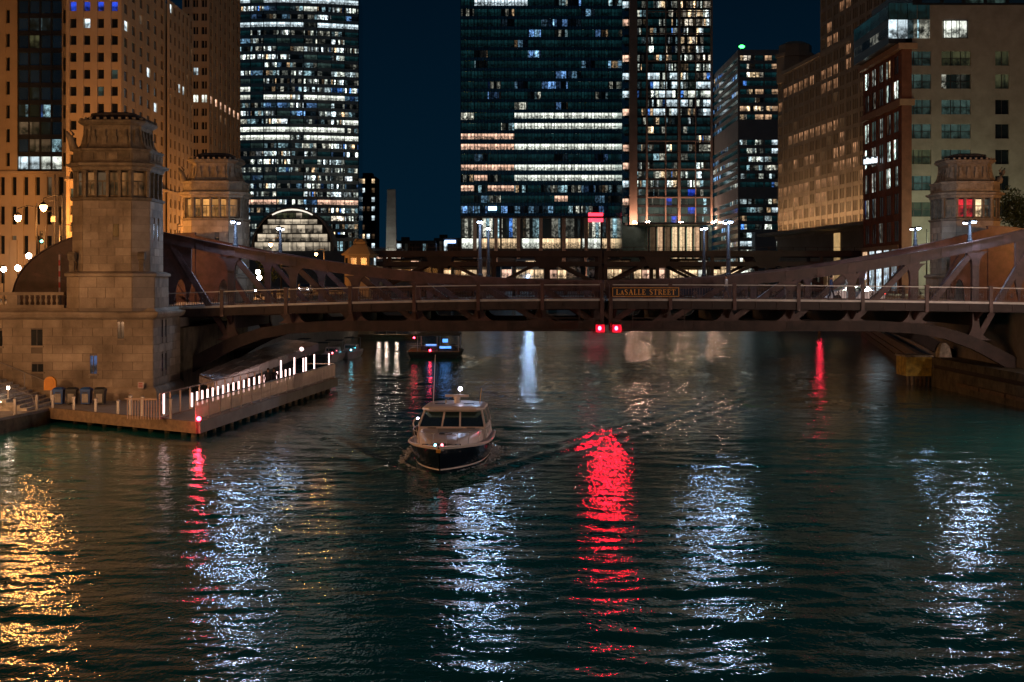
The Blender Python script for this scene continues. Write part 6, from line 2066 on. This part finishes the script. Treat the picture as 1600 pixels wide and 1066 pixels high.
M['bow_cyan'] = lamp_mat('bow_cyan', (0.2, 0.8, 1.0), 12)
M['bow_red'] = lamp_mat('bow_red', (1.0, 0.12, 0.16), 12)
CR = cruiser()

# foam hugging the cruiser's waterline
def foam():
    rr = random.Random(4)
    mb = MB()
    for s in (1, -1):
        for k in range(230):
            q = rr.random() ** 0.7
            yy = 63.9 + q * 11
            half = 0.15 + 1.85 * min(1, (q * 11 / 4.2)) ** 0.75
            off = abs(rr.gauss(0, 0.05 + 0.22 * q))
            xx = -3.0 - 0.27 * (1 - q) + s * (half + off)
            r = rr.uniform(0.02, 0.065)
            n = 6
            mb.add([(xx + r * 1.6 * math.cos(a * math.pi / 3) * rr.uniform(.6, 1.2), yy + r * math.sin(a * math.pi / 3) * rr.uniform(.6, 1.2), 0.03 + 0.05 * rr.random() * (1 - q)) for a in range(n)] + [(xx, yy, 0.07 + 0.03 * rr.random())],
                   [(a, (a + 1) % n, n) for a in range(n)])
    o = mb.part('foam', 'foam')
    tag(o, 'thin white foam along the waterline of the moving cruiser', 'foam', kind='stuff')
foam()

# ================================================================ OTHER BOATS
def tour_boat():
    cx, cy = ax(680, 164), 164.0
    t = thing('tour_boat', 'low tour boat with dark canopy and blue lights under the bridge', 'boat', (cx, cy, 0))
    w, L = 2.6, 9.0
    x0, x1 = cx - 2.9, cx + 2.9
    hull = MB().loft([[(x0 + a, cy - b, z), (x1 - a, cy - b, z), (x1 - a + .3, cy + b, z), (x0 + a, cy + b, z)] for z, a, b in ((-0.3, 0.4, 3.2), (0.5, 0.1, 3.8), (0.75, 0.0, 3.9))])
    hull.part('hull', 'canvas', t)
    MB().box(x0 - .05, x1 + .05, cy - 3.95, cy + 3.95, 0.751, 0.85).part('gunwale', 'wood', t)
    MB().loft([[(x0 + 1.0 + a, cy - b, z), (x1 - a, cy - b, z), (x1 - a, cy + b, z), (x0 + 1.0 + a, cy + b, z)] for z, a, b in ((2.55, 0, 3.6), (2.7, 0.05, 3.6), (2.85, 0.8, 3.0))]).part('canopy', 'canvas', t)
    for xx in (x0 + 1.1, (x0 + x1) / 2 + .4, x1 - .1):
        for yy in (cy - 3.5, cy + 3.5):
            MB().box(xx - 0.04, xx + 0.04, yy - 0.04, yy + 0.04, 0.851, 2.549).part('canopy_post', 'steel', t)
    for k in range(4):
        MB().box(x0 + 1.4 + k * 1.05, x0 + 2.1 + k * 1.05, cy - 2.6, cy + 2.6, 0.86, 1.3).part('bench', 'bin_dark', t)
    MB().box(x1 - 2.2, x1 - 0.9, cy - 3.72, cy - 3.62, 1.15, 1.4).part('light_strip', 'blue_lamp', t)
    MB().box(x1 - 1.9, x1 - 1.3, cy - 3.0, cy - 2.9, 1.8, 2.2).part('screen', 'blue_lamp', t)
    MB().box(x0 + 2.0, x0 + 3.2, cy - 3.0, cy - 2.9, 1.4, 1.6).part('light_strip', 'blue_lamp', t)
    MB().beam((x0 + .2, cy - 3.8, 1.5), (x1, cy - 3.8, 1.5), 0.04, 0.04).part('rail', 'steel', t)
    MB().ball((ax(672, 160), 160, 0.95), 0.12, 8, 6).part('stern_lamp', 'red_boat', t, True)
    MB().ball((ax(647, 162), 162, 2.3), 0.11, 8, 6).part('stern_lamp', 'red_boat', t, True)
M['red_boat'] = lamp_mat('red_boat', (1.0, 0.03, 0.07), 25)
tour_boat()

def moored(u, y, L, label, col, lamp=None, cab=True):
    cx = ax(u, y)
    t = thing('moored_boat', label, 'boat', (cx, y, 0), 'boats moored past the dock')
    def ring(z, e):
        return [(cx - 1.0 + e, y - L / 2 + .6, z), (cx, y - L / 2 - 0.5 + e, z), (cx + 1.0 - e, y - L / 2 + .6, z), (cx + 1.05 - e, y + L / 2, z), (cx - 1.05 + e, y + L / 2, z)]
    MB().loft([ring(z, e) for z, e in ((-0.3, 0.5), (0.3, 0.12), (0.8, 0.0), (0.86, 0.05))]).part('hull', col, t)
    if cab:
        MB().loft([[(cx - a, y - b, z), (cx + a, y - b, z), (cx + a, y + b + .5, z), (cx - a, y + b + .5, z)] for z, a, b in ((0.86, 0.8, 1.0), (1.5, 0.7, 0.6))]).part('cabin', 'gelcoat', t)
        MB().box(cx - 0.6, cx + 0.6, y - 0.86, y - 0.78, 1.1, 1.4).part('windscreen', 'glass_dark', t)
    MB().beam((cx - .9, y + 1.6, 2.2), (cx + .9, y + 1.6, 2.2), 2.2, 0.07).part('bimini', 'canvas', t)
    for s in (-1, 1):
        MB().tube([(cx + s * .85, y + 1.6, 0.85), (cx + s * .85, y + 1.6, 2.18)], 0.03, 6).part('bimini_pole', 'steel', t)
    if lamp:
        MB().ball((cx + 0.3, y - L / 2 + 0.2, 1.0), 0.09, 8, 6).part('lamp', lamp, t, True)
moored(520, 156, 6, 'small grey boat moored just past the end of the dock', 'gelcoat', 'bow_red')
moored(549, 163, 6.5, 'white moored boat with a cabin beside the small grey boat', 'gelcoat', 'bow_cyan')
moored(498, 150, 5.5, 'dark moored boat partly hidden by the far end of the dock', 'canvas', None, False)
moored(468, 160, 6, 'dark moored boat under the left truss nearest the canopy', 'hull_navy', None, True)
fp = thing('floating_pier', 'low floating pier with small lamps beyond the bridge', 'pier', (ax(600, 232), 225, 0))
MB().box(ax(560, 215), ax(655, 215), 214, 216.5, -0.3, 0.7).part('deck', 'wood', fp)
for k, u in enumerate((592, 604, 620)):
    x = ax(u, 214.2)
    MB().tube([(x, 214.2, 0.7), (x, 214.2, 1.5)], 0.05, 6).part('lamp_post', 'steel', fp)
    MB().ball((x, 214.2, 1.6), 0.14, 8, 6).part('lamp', 'pier_lamp', fp, True)


# ================================================================ TREES
def tree(x, y, h, r, label, seed, zbase=GZ, n=2600):
    rr = random.Random(seed)
    t = thing('street_tree', label, 'tree', (x, y, zbase))
    tm = MB()
    tm.tube([(x, y, zbase - 0.1), (x + .1, y, zbase + h * .25), (x - .05, y, zbase + h * .5), (x, y, zbase + h * .8)], [0.22, 0.17, 0.12, 0.04], 8)
    tips = []
    for k in range(9):
        a = rr.random() * 6.28; z0 = zbase + h * rr.uniform(.3, .6)
        e = (x + math.cos(a) * r * rr.uniform(.5, .9), y + math.sin(a) * r * rr.uniform(.5, .9), z0 + h * rr.uniform(.12, .35))
        m_ = ((x + e[0]) / 2, (y + e[1]) / 2, (z0 + e[2]) / 2 + .15)
        tm.tube([(x, y, z0), m_, e], [0.07, 0.05, 0.02], 5); tips.append(e)
    tm.part('trunk', 'bark', t)
    cm = MB()
    clumps = [(e[0], e[1], e[2], r * rr.uniform(.30, .5)) for e in tips]
    for k in range(16):
        a = rr.random() * 6.28; q = rr.random() ** .5 * r * .85
        clumps.append((x + math.cos(a) * q, y + math.sin(a) * q, zbase + h * (0.38 + 0.58 * rr.random() * (1 - .35 * q / r)), r * rr.uniform(.22, .42)))
    for k in range(n):
        c = rr.choice(clumps)
        d = Vector((rr.gauss(0, 1), rr.gauss(0, 1), rr.gauss(0, 1))).normalized() * c[3] * rr.random() ** .4
        p = Vector(c[:3]) + d
        u_ = Vector((rr.gauss(0, 1), rr.gauss(0, 1), rr.gauss(0, 1))).normalized()
        v_ = u_.cross(Vector((rr.gauss(0, 1), rr.gauss(0, 1), rr.gauss(0, 1)))).normalized()
        s = rr.uniform(.09, .19)
        cm.add([tuple(p - u_ * s), tuple(p + v_ * s * .5), tuple(p + u_ * s), tuple(p - v_ * s * .5)], [(0, 1, 2, 3)])
    cm.part('crown', 'leaf', t)
tree(49.5, 132, 13.5, 3.9, 'dark leafy tree right of the right bridge house', 1, n=11000)
tree(46.5, 140, 7.0, 2.4, 'smaller leafy tree behind the right truss', 2, n=5000)
tree(-29.5, 172, 5.2, 1.6, 'small street tree behind the left truss near the globe lamps', 3, n=1500)
tree(-33.5, 150, 4.8, 1.4, 'small tree behind the solid end of the left truss', 4, n=1300)
tree(ax(828, 380), 395, 7, 5, 'round tree lit from below beyond the far bridge', 5, 0.5, 1400)
tree(ax(640, 400), 400, 7, 5, 'dark tree on the far bank left of the lamp posts', 6, 0.5, 1400)

# ================================================================ CARS
def car(x, y, z, rz, col, label):
    t = thing('car', label, 'car', (x, y, z))
    ROOTLOC[t.name] = (0, 0, 0)
    pr = [(-2.2, .35), (-2.25, .7), (-2.0, .88), (-1.5, .93), (-0.9, 1.38), (0.6, 1.42), (1.3, .98), (2.05, .85), (2.25, .6), (2.2, .35)]
    b = MB()
    rings = []
    for yy, k in ((-0.86, .96), (-0.8, 1), (0.8, 1), (0.86, .96)):
        rings.append([(px, yy, .35 + (pz - .35) * k) for px, pz in pr])
    b.loft(rings).part('body', col, t)
    for s in (-1, 1):
        MB().plate([(-1.35, .95), (1.1, .98), (0.55, 1.34), (-0.85, 1.32)], s * .872 - .01, s * .872 + .01).part('side_window', 'glass_dark', t)
        for wx in (-1.4, 1.4):
            MB().tube([(wx, s * .68, .33), (wx, s * .9, .33)], .33, 14).part('wheel', 'rubber', t)
        MB().ball((2.2, s * .6, .68), .11, 8, 6).part('headlight', 'headlight', t, True)
        MB().box(-2.28, -2.2, s * .6 - .15, s * .6 + .15, .68, .8).part('tail_light', 'tail', t)
    MB().add([(1.28, -.7, 1.0), (1.28, .7, 1.0), (0.64, .62, 1.40), (0.64, -.62, 1.40)], [(0, 1, 2, 3)]).part('windscreen', 'glass_dark', t)
    t.rotation_euler = (0, 0, rz)
car(-30.5, 168, GZ + .012, R(-90), 'car_dark', 'dark car with bright headlights behind the left truss')
car(ax(477, 205), 205, GZ, R(-88), 'car_white', 'pale car with headlights farther down the left street')
car(26.0, 108.5, 7.03, R(182), 'car_white', 'white car crossing the right half of the bridge')
car(14.5, 115.5, 7.28, R(0), 'car_dark', 'dark car crossing near the bridge centre')

# ================================================================ PEOPLE
def person(x, y, z, rz, top, label, stride=0.22, legs='cloth_dark'):
    t = thing('person', label, 'person', (x, y, z))
    ROOTLOC[t.name] = (0, 0, 0)
    def skin(name, joints, edges, m):
        me = bpy.data.meshes.new(name)
        me.from_pydata([j[:3] for j in joints], edges, [])
        me.materials.append(M[m])
        o = bpy.data.objects.new(name, me); COL.objects.link(o); o.parent = t
        md = o.modifiers.new('Skin', 'SKIN'); md.use_smooth_shade = True
        sl = me.skin_vertices[0].data
        for i, j in enumerate(joints):
            sl[i].radius = (j[3], j[3] if len(j) < 5 else j[4])
            sl[i].use_root = (i == 0)
        sb = o.modifiers.new('Sub', 'SUBSURF'); sb.levels = 1; sb.render_levels = 1
        return o
    s = stride
    J = [(0, 0, .95, .15, .12), (0, 0, 1.2, .15, .11), (0, 0, 1.40, .17, .11), (0, 0, 1.49, .06, .06), (0, -.02, 1.56, .07, .075), (0, -.02, 1.68, .085, .10), (0, -.01, 1.75, .05, .06),
         (-.2, 0, 1.40, .06), (-.25, .06, 1.13, .047), (-.23, -.05, .90, .038), (-.22, -.09, .80, .036),
         (.2, 0, 1.40, .06), (.25, -.06, 1.13, .047), (.24, -.2, .93, .038), (.23, -.25, .84, .036),
         (-.1, 0, .88, .10), (-.1, -s * .6, .50, .072), (-.1, -s, .10, .05), (-.1, -s - .14, .05, .04),
         (.1, 0, .88, .10), (.1, s * .25, .50, .072), (.1, s, .12, .05), (.1, s - .13, .05, .04)]
    E = [(0, 1), (1, 2), (2, 3), (3, 4), (4, 5), (5, 6), (2, 7), (7, 8), (8, 9), (9, 10), (2, 11), (11, 12), (12, 13), (13, 14), (0, 15), (15, 16), (16, 17), (17, 18), (0, 19), (19, 20), (20, 21), (21, 22)]
    m = M['figure_' + top]
    o = skin('body', J, E, 'figure_' + top)
    MB().ball((0, 0.0, 1.70), 0.108, 10, 6, (.92, 1.05, .95)).part('hair', 'hair', t, True)
    t.rotation_euler = (0, 0, rz)
    return t
def figure_mat(name, shirt, trousers):
    """clothing split by height on the one body mesh: shoes, trousers, top, skin"""
    m, n, l, p = _new(name)
    p.inputs['Roughness'].default_value = 0.8
    tc = n.new('ShaderNodeTexCoord'); sx = n.new('ShaderNodeSeparateXYZ'); l.new(tc.outputs['Object'], sx.inputs[0])
    mr = n.new('ShaderNodeMapRange'); mr.inputs['From Max'].default_value = 1.8; l.new(sx.outputs['Z'], mr.inputs['Value'])
    rp = n.new('ShaderNodeValToRGB'); rp.color_ramp.interpolation = 'CONSTANT'
    e = rp.color_ramp.elements
    e[0].position = 0; e[0].color = (.02, .02, .02, 1)
    e[1].position = .05; e[1].color = (*trousers, 1)
    k = e.new(.52); k.color = (*shirt, 1)
    k = e.new(.83); k.color = (.45, .27, .19, 1)
    l.new(mr.outputs[0], rp.inputs[0]); l.new(rp.outputs[0], p.inputs['Base Color'])
    M[name] = m
figure_mat('figure_dark', (.03, .03, .035), (.02, .02, .025))
figure_mat('figure_pale', (.5, .5, .5), (.08, .08, .1))
figure_mat('figure_blue', (.05, .09, .2), (.03, .03, .04))
p = edge_pt(col_t(419, 1.3), 1.3)
person(p.x, p.y, 0.902, R(10), 'dark', 'person in dark clothes walking on the dock beside the glowing posts')
p = edge_pt(col_t(427, 1.0), 1.0)
person(p.x, p.y + .3, 0.902, R(5), 'dark', 'second person in dark clothes walking just behind the first on the dock')
person(ax(1297, 103), 102.6, zdeck(1, 16.5) + .003, R(90), 'blue', 'person in dark blue walking on the right half of the bridge')
person(ax(1133, 103), 102.4, zdeck(1, 8.7) + .003, R(-90), 'pale', 'person in a pale top walking on the bridge right of the name board')
